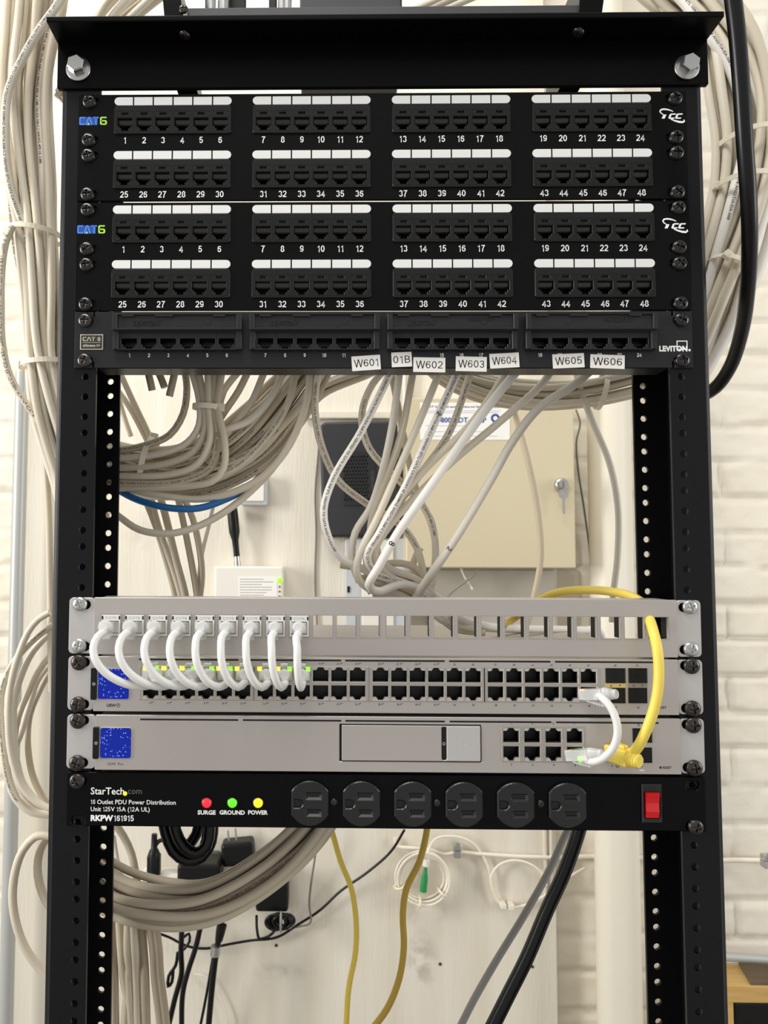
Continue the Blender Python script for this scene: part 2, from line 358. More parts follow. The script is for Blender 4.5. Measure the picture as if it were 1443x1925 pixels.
def glyphs(s, bold=0.0, shear=0.0):
    key = (s, bold, shear)
    if key not in _tc and shear == 0 and s and all(ch in STROKES for ch in s): _tc[key] = stroke_text(s, .115 + min(bold, .045) * 1.35)
    if key not in _tc and shear == 0 and any(ch.isdigit() for ch in s) and '/' not in s and '-' not in s:
        runs = []                                   # mixed wording: letters from the text font, figures drawn as strokes
        for ch in s:
            if runs and runs[-1][-1].isdigit() == ch.isdigit(): runs[-1] += ch
            else: runs.append(ch)
        V = []; Fs = []; x = 0
        for r in runs:
            t = r.strip(' '); x += .22 * (len(r) - len(r.lstrip(' ')))
            if t:
                v, f = glyphs(t, bold, 0.0); a = min(p[0] for p in v); b = len(V); V += [(p[0] - a + x, p[1]) for p in v]; Fs += [tuple(i + b for i in q) for q in f]
                x += max(p[0] for p in v) - a + .09
            x += .22 * (len(r) - len(r.rstrip(' ')))
        _tc[key] = (V, Fs)
    if key not in _tc:
        c = bpy.data.curves.new('t', 'FONT'); c.body = s; c.size = 1; c.offset = bold; c.shear = shear; c.resolution_u = 2; c.fill_mode = 'FRONT'
        o = bpy.data.objects.new('t', c); COL.objects.link(o)
        bpy.context.view_layer.update()
        me = bpy.data.meshes.new_from_object(o.evaluated_get(bpy.context.evaluated_depsgraph_get()))
        v = [(p.co.x, p.co.y) for p in me.vertices]; f = [tuple(p.vertices) for p in me.polygons]
        bpy.data.objects.remove(o); bpy.data.curves.remove(c); bpy.data.meshes.remove(me)
        _tc[key] = (v, f)
    return _tc[key]
CAP = None
def cap_h():
    global CAP
    if CAP is None: CAP = max(v[1] for v in glyphs('H')[0])
    return CAP
def text(mb, s, x, z, cap, y=-.06, m=0, bold=.012, align='c', width=None, shear=0.0, rot=0.0, thick=.06):
    """flat printed lettering in the x-z plane facing -y; (x, z) = anchor at mid cap height"""
    v, f = glyphs(s, bold, shear)
    if not v: return
    k = cap / cap_h(); x0 = min(p[0] for p in v); x1 = max(p[0] for p in v)
    kx = width / (x1 - x0) if width else k
    ax = {'c': (x0 + x1) / 2, 'l': x0, 'r': x1}[align]
    ca, sa = math.cos(rot), math.sin(rot); V = []
    for p in v:
        lx, lz = (p[0] - ax) * kx, p[1] * k - cap / 2
        V.append((x + lx * ca - lz * sa, y, z + lx * sa + lz * ca))
    mb.add(V, f, m)
    if thick > .1:                                  # raised lettering: lift the face and close the sides
        cnt = {}
        for q in f:
            for i in range(len(q)): cnt[(q[i], q[(i + 1) % len(q)])] = 1
        b = len(mb.v); mb.v[-len(V):] = [Vector((p[0], p[1] - thick, p[2])) for p in V]
        for e in cnt:
            if (e[1], e[0]) not in cnt:
                p, q = V[e[0]], V[e[1]]; mb.add([p, q, (q[0], q[1] - thick, q[2]), (p[0], p[1] - thick, p[2])], [(0, 1, 2, 3)], m)
def bolt_glyph(mb, x, z, h, y=-.06, m=0):
    mb.add([(x - .05 * h, y, z + .6 * h), (x + .3 * h, y, z + .6 * h), (x + .1 * h, y, z + .12 * h), (x + .4 * h, y, z + .12 * h), (x - .25 * h, y, z - .6 * h), (x - .02 * h, y, z - .05 * h), (x - .32 * h, y, z - .05 * h)], [(0, 6, 5, 2), (0, 2, 1), (5, 4, 3, 2)], m)

# ------------------------------------------------------------------ the room
def wall_mesh():
    x0, x1, z0, z1, st = -900.0, 900.0, 500.0, 2700.0, 6.0
    nx = int((x1 - x0) / st) + 1; nz = int((z1 - z0) / st) + 1
    X, Z = np.meshgrid(np.linspace(x0, x1, nx), np.linspace(z0, z1, nz))
    rng = np.random.RandomState(3)
    def noise(sx, sz):
        g = rng.rand(int((z1 - z0) / sz) + 3, int((x1 - x0) / sx) + 3)
        u = (X - x0) / sx; v = (Z - z0) / sz; i = u.astype(int); j = v.astype(int); fu = u - i; fv = v - j
        fu = fu * fu * (3 - 2 * fu); fv = fv * fv * (3 - 2 * fv)
        return (g[j, i] * (1 - fu) + g[j, i + 1] * fu) * (1 - fv) + (g[j + 1, i] * (1 - fu) + g[j + 1, i + 1] * fu) * fv - .5
    Zw = Z + noise(90, 60) * 9; Xw = X + noise(60, 60) * 10
    H = 59.0; row = np.floor(Zw / H); fz = Zw / H - row
    fx = (Xw / 205.0 + .5 * (row % 2)); fx = fx - np.floor(fx)
    mz = np.minimum(fz, 1 - fz) * H; mx = np.minimum(fx, 1 - fx) * 205
    d = np.minimum(mz, mx)
    g = np.clip((5.5 + noise(40, 40) * 5 - d) / 4.0, 0, 1); g = g * g * (3 - 2 * g)
    Y = 700 + g * 6.5 * (1 + noise(120, 120)) + noise(30, 25) * 2.4 + noise(14, 12) * 1.8 + noise(260, 80) * 5
    V = np.stack([X, Y, Z], -1).reshape(-1, 3) * .001
    idx = np.arange(nx * nz).reshape(nz, nx)
    Fq = np.stack([idx[:-1, :-1], idx[:-1, 1:], idx[1:, 1:], idx[1:, :-1]], -1).reshape(-1, 4)
    me = bpy.data.meshes.new('wall_back'); me.from_pydata(V.tolist(), [], Fq.tolist()); me.materials.append(wall_m)
    me.polygons.foreach_set('use_smooth', [True] * len(Fq)); return me
wall = structure(place('wall_back', wall_mesh()))
MB().box(-1500, 1500, -1800, 720, -20, 0).build('floor', floor_m)['kind'] = 'structure'
def board():
    a = P(41, 962, 676); b = P(1046, 1750, 676)
    mb = MB().box(a.x, b.x, 676, 692, 300, 2680, bev=1.0)
    o = structure(mb.build('trim_1', board_m)); return a.x, b.x
BX0, BX1 = board()
def ledge():
    a = P(575, 771, 660); b = P(800, 786, 660)
    structure(MB().box(a.x, b.x, 664, 676, b.z, a.z, bev=2).build('trim_2', board_m))
    for i, px in enumerate((1027, 1038)):
        c = P(px, 1700, 668); structure(MB().box(c.x - 2.4, c.x + 2.4, 670, 676.5, 900, 1450, bev=1.2).build('trim_%d' % (3 + i), board_m))
ledge()
def vpipe(name, px0, px1, Yc, mat, label, z0, z1, lean=0):
    a = P((px0 + px1) / 2, 1300, Yc); r = (P(px1, 1300, Yc).x - P(px0, 1300, Yc).x) / 2
    mb = MB(); mb.tube([(a.x, Yc, z0), (a.x, Yc, (z0 + z1) / 2), (a.x, Yc, z1)], r, 28)
    return tag(mb.build(name, mat), label, 'pipe')
vpipe('wall_pipe', 1113, 1193, 640, pipe_m, 'thick cream painted vertical pipe in front of the brick wall', 0, 2660)
vpipe('wall_conduit', 14, 40, 640, cond_m, 'pale grey vertical conduit at the far left of the wall', 0, P(20, 700, 640).z)
def hconduit():
    a, b = P(1340, 1797, 660), P(1480, 1806, 660)
    tag(MB().tube([a, (a + b) / 2, b], 6.4, 16).build('wall_conduit', cond_m), 'grey conduit running level along the brick above the pine shelf', 'pipe')
    a, b = P(1330, 1819, 690), P(1480, 1821, 690)
    tag(MB().box(a.x, b.x, 688.5, 698, b.z - 10, a.z + 9, bev=1).build('painted_wall_strip', grey_pl), 'pale grey strip of painted wall just behind the pine shelf', 'wall strip')  # added thin strip standing for a pale band of the painted wall
hconduit()
def shelf():
    YF = 622.0; q = P(1366, 1853, YF); z = q.z; x0 = q.x
    t = thing('wooden_shelf', 'pine shelf with a dark plank on top at the lower right corner', 'shelf', Vector((x0, YF, 0)) * .001)
    th = P(1366, 1853, YF).z - P(1366, 1885, YF).z
    MB().box(0, 460, 0, 66, z - th, z, bev=.8).build('top_board', wood_m, t)
    a, b = P(1412, 1852, YF).x - x0, P(1389, 1829, YF + 62).x - x0
    pl = [(a, 2), (460, 2), (460, 64), (b, 64)]
    V = [(x, y, zz) for zz in (z + .15, z + 3) for x, y in pl]
    MB().add(V, [(3, 2, 1, 0), (4, 5, 6, 7)] + [(i, (i + 1) % 4, 4 + (i + 1) % 4, 4 + i) for i in range(4)]).build('dark_plank', wood2_m, t)
    MB().box(0, 9, 1, 66, 0, z - th - .2).build('side_board', wood_m, t)
    tag(MB().box(x0 + 11, x0 + 440, YF + 4, YF + 60, 0, z - th - 2, bev=3).build('storage_box', black_pl), 'black box standing under the pine shelf', 'box')
shelf()
nail_m = mk('rusty nail', '4a3f33', .5, .5)
for px, py, lab_ in ((827, 1812, 'small dark nail head in the board below the fibre coil'), (1000, 1817, 'small dark nail head in the board right of the slanting black power cable'), (519, 1777, 'small dark nail head in the board below the coiled black lead')):
    q = P(px, py, 676); tag(MB().lathe([(2.6, .4), (2.4, -1.0), (1.2, -1.6), (.1, -1.7)], 12, cap0=False).build('nail', nail_m, None, q), lab_, 'nail')
# ------------------------------------------------------------------ screws
def make_screw_mesh():
    mb = MB()
    prof = [(5.55, 0), (5.6, -.9)] + [(5.6 * math.cos(a), -.9 - 2.5 * math.sin(a)) for a in [PI / 2 * i / 7 for i in range(1, 7)]] + [(.02, -3.42)]
    mb.lathe(prof, 32)
    me = mb.to_mesh('screw_head', [bscrew_m], True)
    h = place('tmp_head', me)
    c = MB().box(-.62, .62, -4, -1.3, -3.3, 3.3).box(-3.3, 3.3, -4, -1.3, -.62, .62)
    cb = bmesh.new(); cm = MB().plate([[(-.6, -3.3), (.6, -3.3), (.75, -.75), (3.3, -.6), (3.3, .6), (.75, .75), (.6, 3.3), (-.6, 3.3), (-.75, .75), (-3.3, .6), (-3.3, -.6), (-.75, -.75)]], -4.2, -1.5)
    cut = place('tmp_cut', cm.to_mesh('cut', [bscrew_m], True))
    md = h.modifiers.new('b', 'BOOLEAN'); md.object = cut; md.operation = 'DIFFERENCE'; md.solver = 'EXACT'
    bpy.context.view_layer.update()
    out = bpy.data.meshes.new_from_object(h.evaluated_get(bpy.context.evaluated_depsgraph_get()))
    bpy.data.objects.remove(h); bpy.data.objects.remove(cut)
    out.materials.clear(); return out
screw_base = make_screw_mesh()
SCREW = {}
for k, mt in (('black', bscrew_m), ('gun', gscrew_m), ('zinc', steel_m)):
    q = screw_base.copy(); q.name = 'mounting_screw'; q.materials.clear(); q.materials.append(mt); SCREW[k] = q
def screw(parent, x, y, z, kind='black', scale=1.0, ang=None, name='mounting_screw'):
    o = place(name, SCREW[kind], parent, (x, y, z), (0, random.uniform(0, PI / 2) if ang is None else ang, 0))
    o.scale = (scale, scale, scale); return o
random.seed(5)
# ------------------------------------------------------------------ the rack
RB = -1800.0
def eia(z_from, z_to):
    out = []; u = 0
    base = 0.0
    while base > z_to:
        for d in (6.35, 22.225, 38.1):
            if z_from > base - d > z_to: out.append(base - d)
        base -= 44.45
    return out
rack = thing('equipment_rack', 'black two-post equipment rack with rows of holes holding all the panels', 'rack', (0, 0, 0))
def shearM(): return Matrix(((1, 0, K, K * 300), (0, 1, 0, 0), (0, 0, 1, 0), (0, 0, 0, 1)))
def rail(sd):
    zt, zb = 40.0, -1790.0; M = Matrix.Translation((0, 0, TOP)) @ shearM(); mb = MB()
    xs = sorted((sd * 223.8, sd * 251.2))
    mb.hole_strip(xs[0], xs[1], zb, zt, sd * 232.5, eia(38, -830), 2.75, 0, 3, M)
    # rolled outer edge, web and rear flange
    prof = [(251.2, .6), (252.6, 1.6), (253.6, 3.5), (256.2, 5.0), (256.2, 76), (252.8, 76), (252.8, 6), (251.2, 3)]
    V = [(sd * x, y, z) for z in (zb, zt) for x, y in prof]; n = len(prof)
    mb.add(V, [(i, (i + 1) % n, n + (i + 1) % n, n + i) for i in range(n)] + [tuple(range(n)), tuple(range(2 * n - 1, n - 1, -1))], M=M)
    xs = sorted((sd * 224, sd * 252.8)); dz = 0.0 if sd < 0 else -4.0
    mb.hole_strip(xs[0], xs[1], zb, zt, sd * 232.5, [z + dz for z in eia(38, -830)], 2.75, 73, 76, M)
    mb.build('rail', rail_m, rack)
rail(-1); rail(1)
M0 = Matrix.Translation((0, 0, TOP)) @ shearM()
mb = MB(); mb.plate([rrect(-258.5, 259.2, 4.4, 45.5, 1.2, 2)], -2.6, 1.2, M=M0, chamfer=.5)
mb.box(-258.5, 259.2, -29.5, -2.4, 41.0, 45.6, M=M0, bev=.9)
mb.build('top_bar', bar_m, rack)
mb = MB(); mb.plate([rrect(-255, 255, 2, 45, 1)], 76.5, 80, M=M0); mb.build('rear_bar', bar_m, rack)
MB().box(-256, 256, -60, 140, -1800, -1790, M=Matrix.Translation((0, 0, TOP)), bev=1).build('base_plate', rail_m, rack)
for px, py in ((147, 129), (1291, 126)):
    x, z = L(px, py, -4)
    b = MB(); R = 7.2
    hx = [(R * math.cos(PI / 3 * i + .35), R * math.sin(PI / 3 * i + .35)) for i in range(6)]
    b.plate([hx], -11.5, -3.6, chamfer=.8)
    bo = b.build('hex_bolt', steel_m, rack, (x + sh(z), -.8, z + TOP)); bo['label'] = 'zinc hex bolt with washer'
    w = MB().lathe([(9.4, -2.0), (10, -2.6), (10, -3.4), (9.6, -3.8), (3, -3.8)], 40).build('washer', steel_m, bo)
for px, py in ((349, 51), (1085, 47)):
    q = P(px, py, -12); s = place('mounting_screw', SCREW['gun'], rack, (q.x, -14, 40.9 + TOP), (PI / 2, .4, 0)); s.scale = (.85, .85, .85)

def unit(name, label, cat, d_bottom, roll=0.0):
    """a rack-mounted unit; the empty stands at its lower edge, children keep z measured from the rack's top edge"""
    o = thing(name, label, cat, W(0, 0, -d_bottom), (0, -math.radians(roll), 0)); o['zb'] = d_bottom
    del o['zb']; return o
class Unit:
    def __init__(s, name, label, cat, d0, d1, roll=0):
        s.o = unit(name, label, cat, d1, roll); s.d1 = d1
    def at(s, x=0, y=0, z=0): return (x, y, z + s.d1)
    def build(s, mb, name, mats, x=0, y=0, z=0): return mb.build(name, mats, s.o, s.at(x, y, z))
    def inst(s, name, me, x, y, z): return place(name, me, s.o, s.at(x, y, z))
    def screw(s, x, y, z, kind='black', **k): return screw(s.o, x, y, z + s.d1, kind, **k)
    def L(s, px, py, Y=-3): return L(px, py, Y)

def jack_hole(cx, top, w, steps):
    """stepped jack outline: list of (width, z) from the top down"""
    l = []; r = []
    zt = top
    for wd, zb in steps:
        l += [(cx - wd / 2, zt), (cx - wd / 2, zb)]; r += [(cx + wd / 2, zt), (cx + wd / 2, zb)]; zt = zb
    return l + r[::-1]
# ------------------------------------------------------------------ the two 48-port patch panels
JSTEPS = [(11.8, -6.6), (8.6, -8.2), (5.4, -10.2)]
def cup_mesh(name, loop, y0, y1, mats):
    mb = MB(); n = len(loop)
    V = [(x, y0, z) for x, z in loop] + [(x, y1, z) for x, z in loop]
    mb.add(V, [(i, (i + 1) % n, n + (i + 1) % n, n + i) for i in range(n)])
    t = tessellate_polygon([[Vector((x, z, 0)) for x, z in loop]])
    mb.add(V[n:], [tuple(q) for q in t]); return mb
jl = jack_hole(0, 0, 0, JSTEPS)
mb = cup_mesh('jack', jl, -1.2, 11, None)
arc = [(-1.0 + 2.6 - 2.6 * math.cos(a), -.2 - 4.4 * math.sin(a)) for a in [PI / 2 * i / 6 for i in range(7)]]
for k in range(8):
    xa, xb = -5.5 + k * 1.38, -5.5 + k * 1.38 + 1.22
    V = [(x, y + .9, z) for x in (xa, xb) for y, z in arc]; n = len(arc)
    mb.add(V, [(i, i + 1, n + i + 1, n + i) for i in range(n - 1)], 1, True)
JACK_ICC = mb.to_mesh('jack', [jack_m, cont_m])
def port_block_mesh():
    holes = []; mb = MB()
    for k in range(6):
        cx = -38.0 + 15.2 * k
        holes.append([(x + cx, z + 1.2) for x, z in jl])
        holes.append(rect(cx - 2.7, cx + 2.7, 3.9, 5.4))
    mb.plate([rrect(-46.8, 46.8, -11.7, 11.7, 2.2)] + holes, -3.0, 1.5, chamfer=.45)
    for k in range(6):
        cx = -38.0 + 15.2 * k
        mb.box(cx - 3, cx + 3, -1.6, 1, 3.7, 5.6, 1)
    # raised rims of the single port windows
    for k in range(6):
        cx = -38.0 + 15.2 * k
        mb.plate([rrect(cx - 6.9, cx + 6.9, -10, 7, .8, 2), rrect(cx - 6.6, cx + 6.6, -9.7, 6.7, .7, 2)], -3.15, -2.9)
    return mb.to_mesh('port_block', [port_m, dash_m], True)
BLOCK_ICC = port_block_mesh()
def strip_mesh():
    mb = MB(); w = 94.9 / 6
    for k in range(6):
        a = -47.45 + w * k + .55; b = a + w - 1.1
        if k == 0: l = [(b, -3.3), (b, 3.3)] + [(a + 3.3 + 3.3 * math.cos(t), 3.3 * math.sin(t)) for t in [PI / 2 + PI * i / 8 for i in range(9)]]
        elif k == 5: l = [(a, 3.3), (a, -3.3)] + [(b - 3.3 + 3.3 * math.cos(t), 3.3 * math.sin(t)) for t in [-PI / 2 + PI * i / 8 for i in range(9)]]
        else: l = rect(a, b, -3.3, 3.3)
        mb.plate([l], -.25, .05)
    return mb.to_mesh('label_strip', [label_m], True)
STRIP = strip_mesh()
def patch_panel_48(d0, label, roll, dd):
    u = Unit('patch_panel', label, 'patch panel', d0, d0 + 88.5, roll)
    y = -2.2; top = -d0
    holes = [rect(bx - 45.5, bx + 45.5, top - zc - 10.3, top - zc + 10.3) for zc in (21.7, 66.2) for bx in (-165.4, -54.8, 55.8, 166.4)]
    for sx in (-1, 1):
        for dz in (6.35, 38.1, 50.8, 82.55): holes.append(obround(sx * 230.8, top - dz, 6.2, 3.4, 5))
    mb = MB(); mb.plate([rrect(-241.3, 241.3, top - 87.5, top - .3, 1.0, 3)] + holes, y, -.1, chamfer=.35)
    mb.box(-215, 215, -.1, 25, top - 3, top - .4); 
    u.build(mb, 'face_plate', panel_m)
    for r, zc in enumerate((21.7, 66.2)):
        for c, bx in enumerate((-165.4, -54.8, 55.8, 166.4)):
            b = u.inst('port_block', BLOCK_ICC, bx, y + 1.6, top - zc)
            for k in range(6): place('jack', JACK_ICC, b, (-38 + 15.2 * k, 0, 1.2))
            u.inst('label_strip', STRIP, bx, y, top - (6.1, 50.4)[r])
            mb = MB()
            for k in range(6): text(mb, str(1 + r * 24 + c * 6 + k), -38 + 15.2 * k, 0, 4.9, bold=.022)
            u.build(mb, 'port_numbers', white_ink, bx, y, top - (38.2, 82.5)[r])
    # CAT6 mark
    mb = MB()
    text(mb, 'CAT', -232.5, top - 22.1, 6.4, bold=.036, width=15.6, m=0)
    mb.plate([rect(-240.3, -225.6, top - 25.4, top - 18.9)], -.03, 0, 1)
    text(mb, '\u03c3', -220.9, top - 22.1, 6.4, bold=.04, width=5.6, m=2)
    mb.add([(-234.0, -.09, top - 25.4), (-231.6, -.09, top - 25.4), (-232.8, -.09, top - 23.4)], [(0, 1, 2)], 2)
    u.build(mb, 'category_mark', [blue_ink, dblue_ink, green_ink], y=y)
    # maker's mark at the right: italic letters with an orbit stroke
    mb = MB(); lx, lz = 230.2, top - 20.6
    v, f = stroke_text('CC', .27)
    mb.add([(lx - 3.4 + p[0] * 10.2 * .86 + p[1] * 2.2, -.06, lz - 2.1 + p[1] * 5.6) for p in v], f)
    mb.add([(lx - 8.8, -.06, lz - 2.1), (lx - 6.4, -.06, lz - 2.1), (lx - 4.9, -.06, lz + 1.2), (lx - 7.3, -.06, lz + 1.2)], [(0, 1, 2, 3)])
    def swoosh(pts, w):
        V = []
        for i, (a, b) in enumerate(pts):
            q = pts[min(i + 1, len(pts) - 1)]; p = pts[max(i - 1, 0)]; dx, dz = q[0] - p[0], q[1] - p[1]; n = math.hypot(dx, dz)
            ww = w * math.sin(PI * (i + .35) / (len(pts) - .3)) + .25
            V += [(lx + a - dz / n * ww, -.08, lz + b + dx / n * ww), (lx + a + dz / n * ww, -.08, lz + b - dx / n * ww)]
        mb.add(V, [(2 * i, 2 * i + 1, 2 * i + 3, 2 * i + 2) for i in range(len(pts) - 1)])
    swoosh([(-7.3, 1.1), (-9.2, 2.4), (-10.0, 3.9), (-9.0, 5.2), (-6.8, 5.6), (-4.2, 5.3), (-1.8, 4.6), (.4, 3.6)], .42)
    swoosh([(-1.6, -2.6), (1.5, -3.9), (5.0, -4.9), (7.8, -5.1), (9.0, -4.2), (8.6, -3.0)], .6)
    u.build(mb, 'maker_mark', white_ink, y=y)
    for sx in (-1, 1):
        for dz in (6.35, 38.1, 50.8, 82.55): u.screw(sx * 232.4, y, top - dz)
    return u
patch_panel_48(0.3, 'uppermost black 48-port patch panel, directly under the bolted top bar', 0, 0)
patch_panel_48(89.0, 'second black 48-port patch panel, above the panel with paper stickers', 0, 0)
# ------------------------------------------------------------------ 24-port panel with hinged covers
def lev_panel():
    u = Unit('patch_panel', 'charcoal 24-port patch panel with white W601 to W606 stickers', 'patch panel', 178.3, 222.3, 0)
    y = -2.4; t, b = -177.5, -222.2
    out = [(-240.6, b), (-226.6, b), (-226.6, b + 5), (-224.9, b + 5), (-224.9, b), (224.9, b), (224.9, b + 5), (226.6, b + 5), (226.6, b), (240.6, b), (240.6, t), (226.6, t), (226.6, t - 4), (224.9, t - 4), (224.9, t), (-224.9, t), (-224.9, t - 4), (-226.6, t - 4), (-226.6, t), (-240.6, t)]
    cs = [-159.0 + 106.75 * i for i in range(4)]
    holes = [rect(c - 45.8, c + 45.8, -208.6, -193.6) for c in cs]
    for sx in (-1, 1):
        for dz in (184.6, 216.4): holes.append(obround(sx * 231.5, -dz, 5.4, 3.3, 5))
    mb = MB(); mb.plate([out] + holes, y, -.1, chamfer=.35); mb.box(-222, 222, -2.0, 22, b, b + 1.6); u.build(mb, 'face_plate', lev_m)
    # jack mesh
    st = [(12.4, -4.6), (9.2, -6.6), (5.6, -8.6)]; jl2 = jack_hole(0, 0, 0, st)
    mbj = MB(); mbj.plate([rect(-7.63, 7.63, -8.9, 6.2), [(x, z) for x, z in jl2]], -1.2, .2, chamfer=.25)
    c = cup_mesh('x', jl2, -.9, 10, None); o = len(mbj.v); mbj.add(c.v, c.f, 1)
    for k in range(8): mbj.box(-5 + k * 1.35, -4.6 + k * 1.35, 6, 9, -4.4, -3.2, 2)
    JK = mbj.to_mesh('jack', [levp_m, jack_m, cont_m], True)
    for i, cx in enumerate(cs):
        mb = MB()
        mb.plate([rrect(-50.2, 50.2, -14.5, 12.6, .8, 2), rect(-46, 46, -15.2 + .9, -.4)], -4.6, 0, chamfer=.4)
        bl = u.build(mb, 'port_block', levp_m, cx, y, -194.2)
        mb = MB(); mb.plate([rrect(-50.4, 50.4, .2, 13.0, .6, 2), rect(-46.4, 46.4, 1.8, 12.0)], -7.6, -4.4, chamfer=.4)
        mb.plate([rect(-46.4, 46.4, 1.8, 12.0)], -5.6, -4.4)
        for a, w in ((-38, 4.6), (-10, 7), (33, 4.6)): mb.box(a - w, a + w, -7.4, -5, 10.6, 12.4, bev=.3)
        for a in (-30, 18, 36): mb.box(a - .4, a + .4, -5.8, -5.5, 2.6, 3.4)
        up = i in (0, 1, 2)
        text(mb, 'LEVITON', -24 if i < 3 else 20, 6.0 if up else 8.6, 3.6, y=-5.62, bold=.03, shear=.25, rot=0 if up else PI, width=21, thick=.5)
        if i == 2: text(mb, 'LEVITON', 22, 9, 2.8, y=-5.62, bold=.02, shear=.25, rot=PI, width=20, thick=.45)
        mb.lathe([(2.0, -5.9), (2.0, -5.4)], 16, M=Matrix.Translation((24 if i < 3 else -18, 0, 6.3)))
        mb.build('hinged_cover', levp_m, bl)
        for k in range(6): place('jack', JK, bl, (-38.2 + 15.28 * k, -.8, -5.2))
        mb = MB()
        for k in range(6):
            n = 1 + i * 6 + k
            if n in (12, 13, 14): continue
            text(mb, str(n), -38.2 + 15.28 * k, 0, 2.7, bold=.035)
        u.build(mb, 'port_numbers', white_ink, cx, y, -212.2)
    # badge
    x, z = L(172, 643); mb = MB()
    mb.plate([rect(x - 9, x + 9, z - 6.1, z + 6.1)], -.7, 0, chamfer=.2); mb.plate([rect(x - 8.3, x + 8.3, z - 5.4, z + 5.4)], -.8, -.5, 1)
    text(mb, 'CAT 6', x, z + 2.3, 3.0, y=-.86, bold=.05, width=14, m=0); mb.box(x - 7, x + 7, -.86, -.8, z - .5, z - .2)
    text(mb, 'eXtreme 6+', x, z - 2.8, 1.9, y=-.86, bold=.03, width=13.6, m=0)
    u.build(mb, 'category_badge', [mk('badge gold', 'd8d0bc', .35, .6), mk('badge dark', '2c2a24', .4)], y=y)
    x0, z0 = L(1239, 655); x1, _ = L(1292, 655); mb = MB()
    text(mb, 'LEVITON', x0, z0, 3.9, bold=.05, align='l', width=x1 - x0); 
    a = L(1272, 657); c2 = L(1292, 640); mb.plate([rect(a[0], c2[0], a[1], c2[1]), rect(a[0] + .7, c2[0] - .7, a[1] + .7, c2[1] - .7)], -.07, 0)
    mb.lathe([(.9, -.07), (.9, 0)], 12, M=Matrix.Translation((x1 + 1.6, 0, z0 - 1.2)))
    u.build(mb, 'maker_mark', white_ink, y=y)
    for s, px, py, w, h, an in (('W601', 688, 681.5, 54, 28, 4), ('01B', 755, 675, 38, 28, 2.5), ('W602', 807, 685, 60, 28, -1), ('W603', 886, 683.5, 58, 28, -1.5), ('W604', 948.5, 677, 55, 28, 3), ('W605', 1069, 677.5, 59, 27, 2.5), ('W606', 1142.5, 679, 64, 26, -2)):
        x, z = L(px, py, -4); k = 1 / 2.42; w *= k; h *= k
        mb = MB(); mb.plate([rect(-w / 2, w / 2, -h / 2, h / 2)], -.3, 0)
        text(mb, s, 0, 0, 5.6, y=-.36, bold=-.008, m=1, width=w * .84)
        o = u.build(mb, 'sticker', [paper_m, marker_m], x, y - (5.2 if z > -209.3 else .05) * 0 - .1, z); o.rotation_euler = (0, -math.radians(an), 0)
        o['label'] = 'white paper sticker reading ' + s
    for sx in (-1, 1):
        for dz in (184.6, 216.4): u.screw(sx * 232.4, y, -dz, 'gun' if sx < 0 else 'black')
lev_panel()
# ------------------------------------------------------------------ silver units
def silver_face(u, d0, d1, x0, x1, holes, y=-5.0, depth=300.0, chassis=True):
    mb = MB(); mb.plate([rrect(x0, x1, -d1, -d0, .8, 2)] + holes, y, y + 3.0, chamfer=.35)
    u.build(mb, 'face_plate', silver_m)
    if chassis:
        mb = MB(); w = 1.0; a, b = x0 + 2, x1 - 2
        mb.box(a, b, y + 3.0, depth, -d0 - 1.8, -d0 - .8); mb.box(a, b, y + 3.0, depth, -d1 + .5, -d1 + 1.5)
        mb.box(a, a + w, y + 3, depth, -d1 + 1.5, -d0 - 1.8); mb.box(b - w, b, y + 3, depth, -d1 + 1.5, -d0 - 1.8); mb.box(a, b, depth - 1, depth, -d1 + 1.5, -d0 - 1.8)
        u.build(mb, 'chassis', silver_m)
    for sx in (-1, 1):
        xi = x0 if sx < 0 else x1
        xo = sx * 240.8; a, b = sorted((xi + sx * .2, xo)); r = 3.2
        lp = []
        full = rrect(a, b, -d1 + .3, -d0 - .3, r, 4)
        hl = [obround(sx * 230.3, -(d0 + d1) / 2 + dz, 6.0, 3.5, 5) for dz in (15.9, -15.9)]
        mb = MB(); mb.plate([full] + hl, -3.0, -.1, chamfer=.4); u.build(mb, 'mounting_ear', ear_m)
def keystone_xs(): return [-207.7 + 17.98 * k for k in range(12)] + [9.95 + 17.98 * k for k in range(12)]
KX = keystone_xs()
ROLL = 0.0
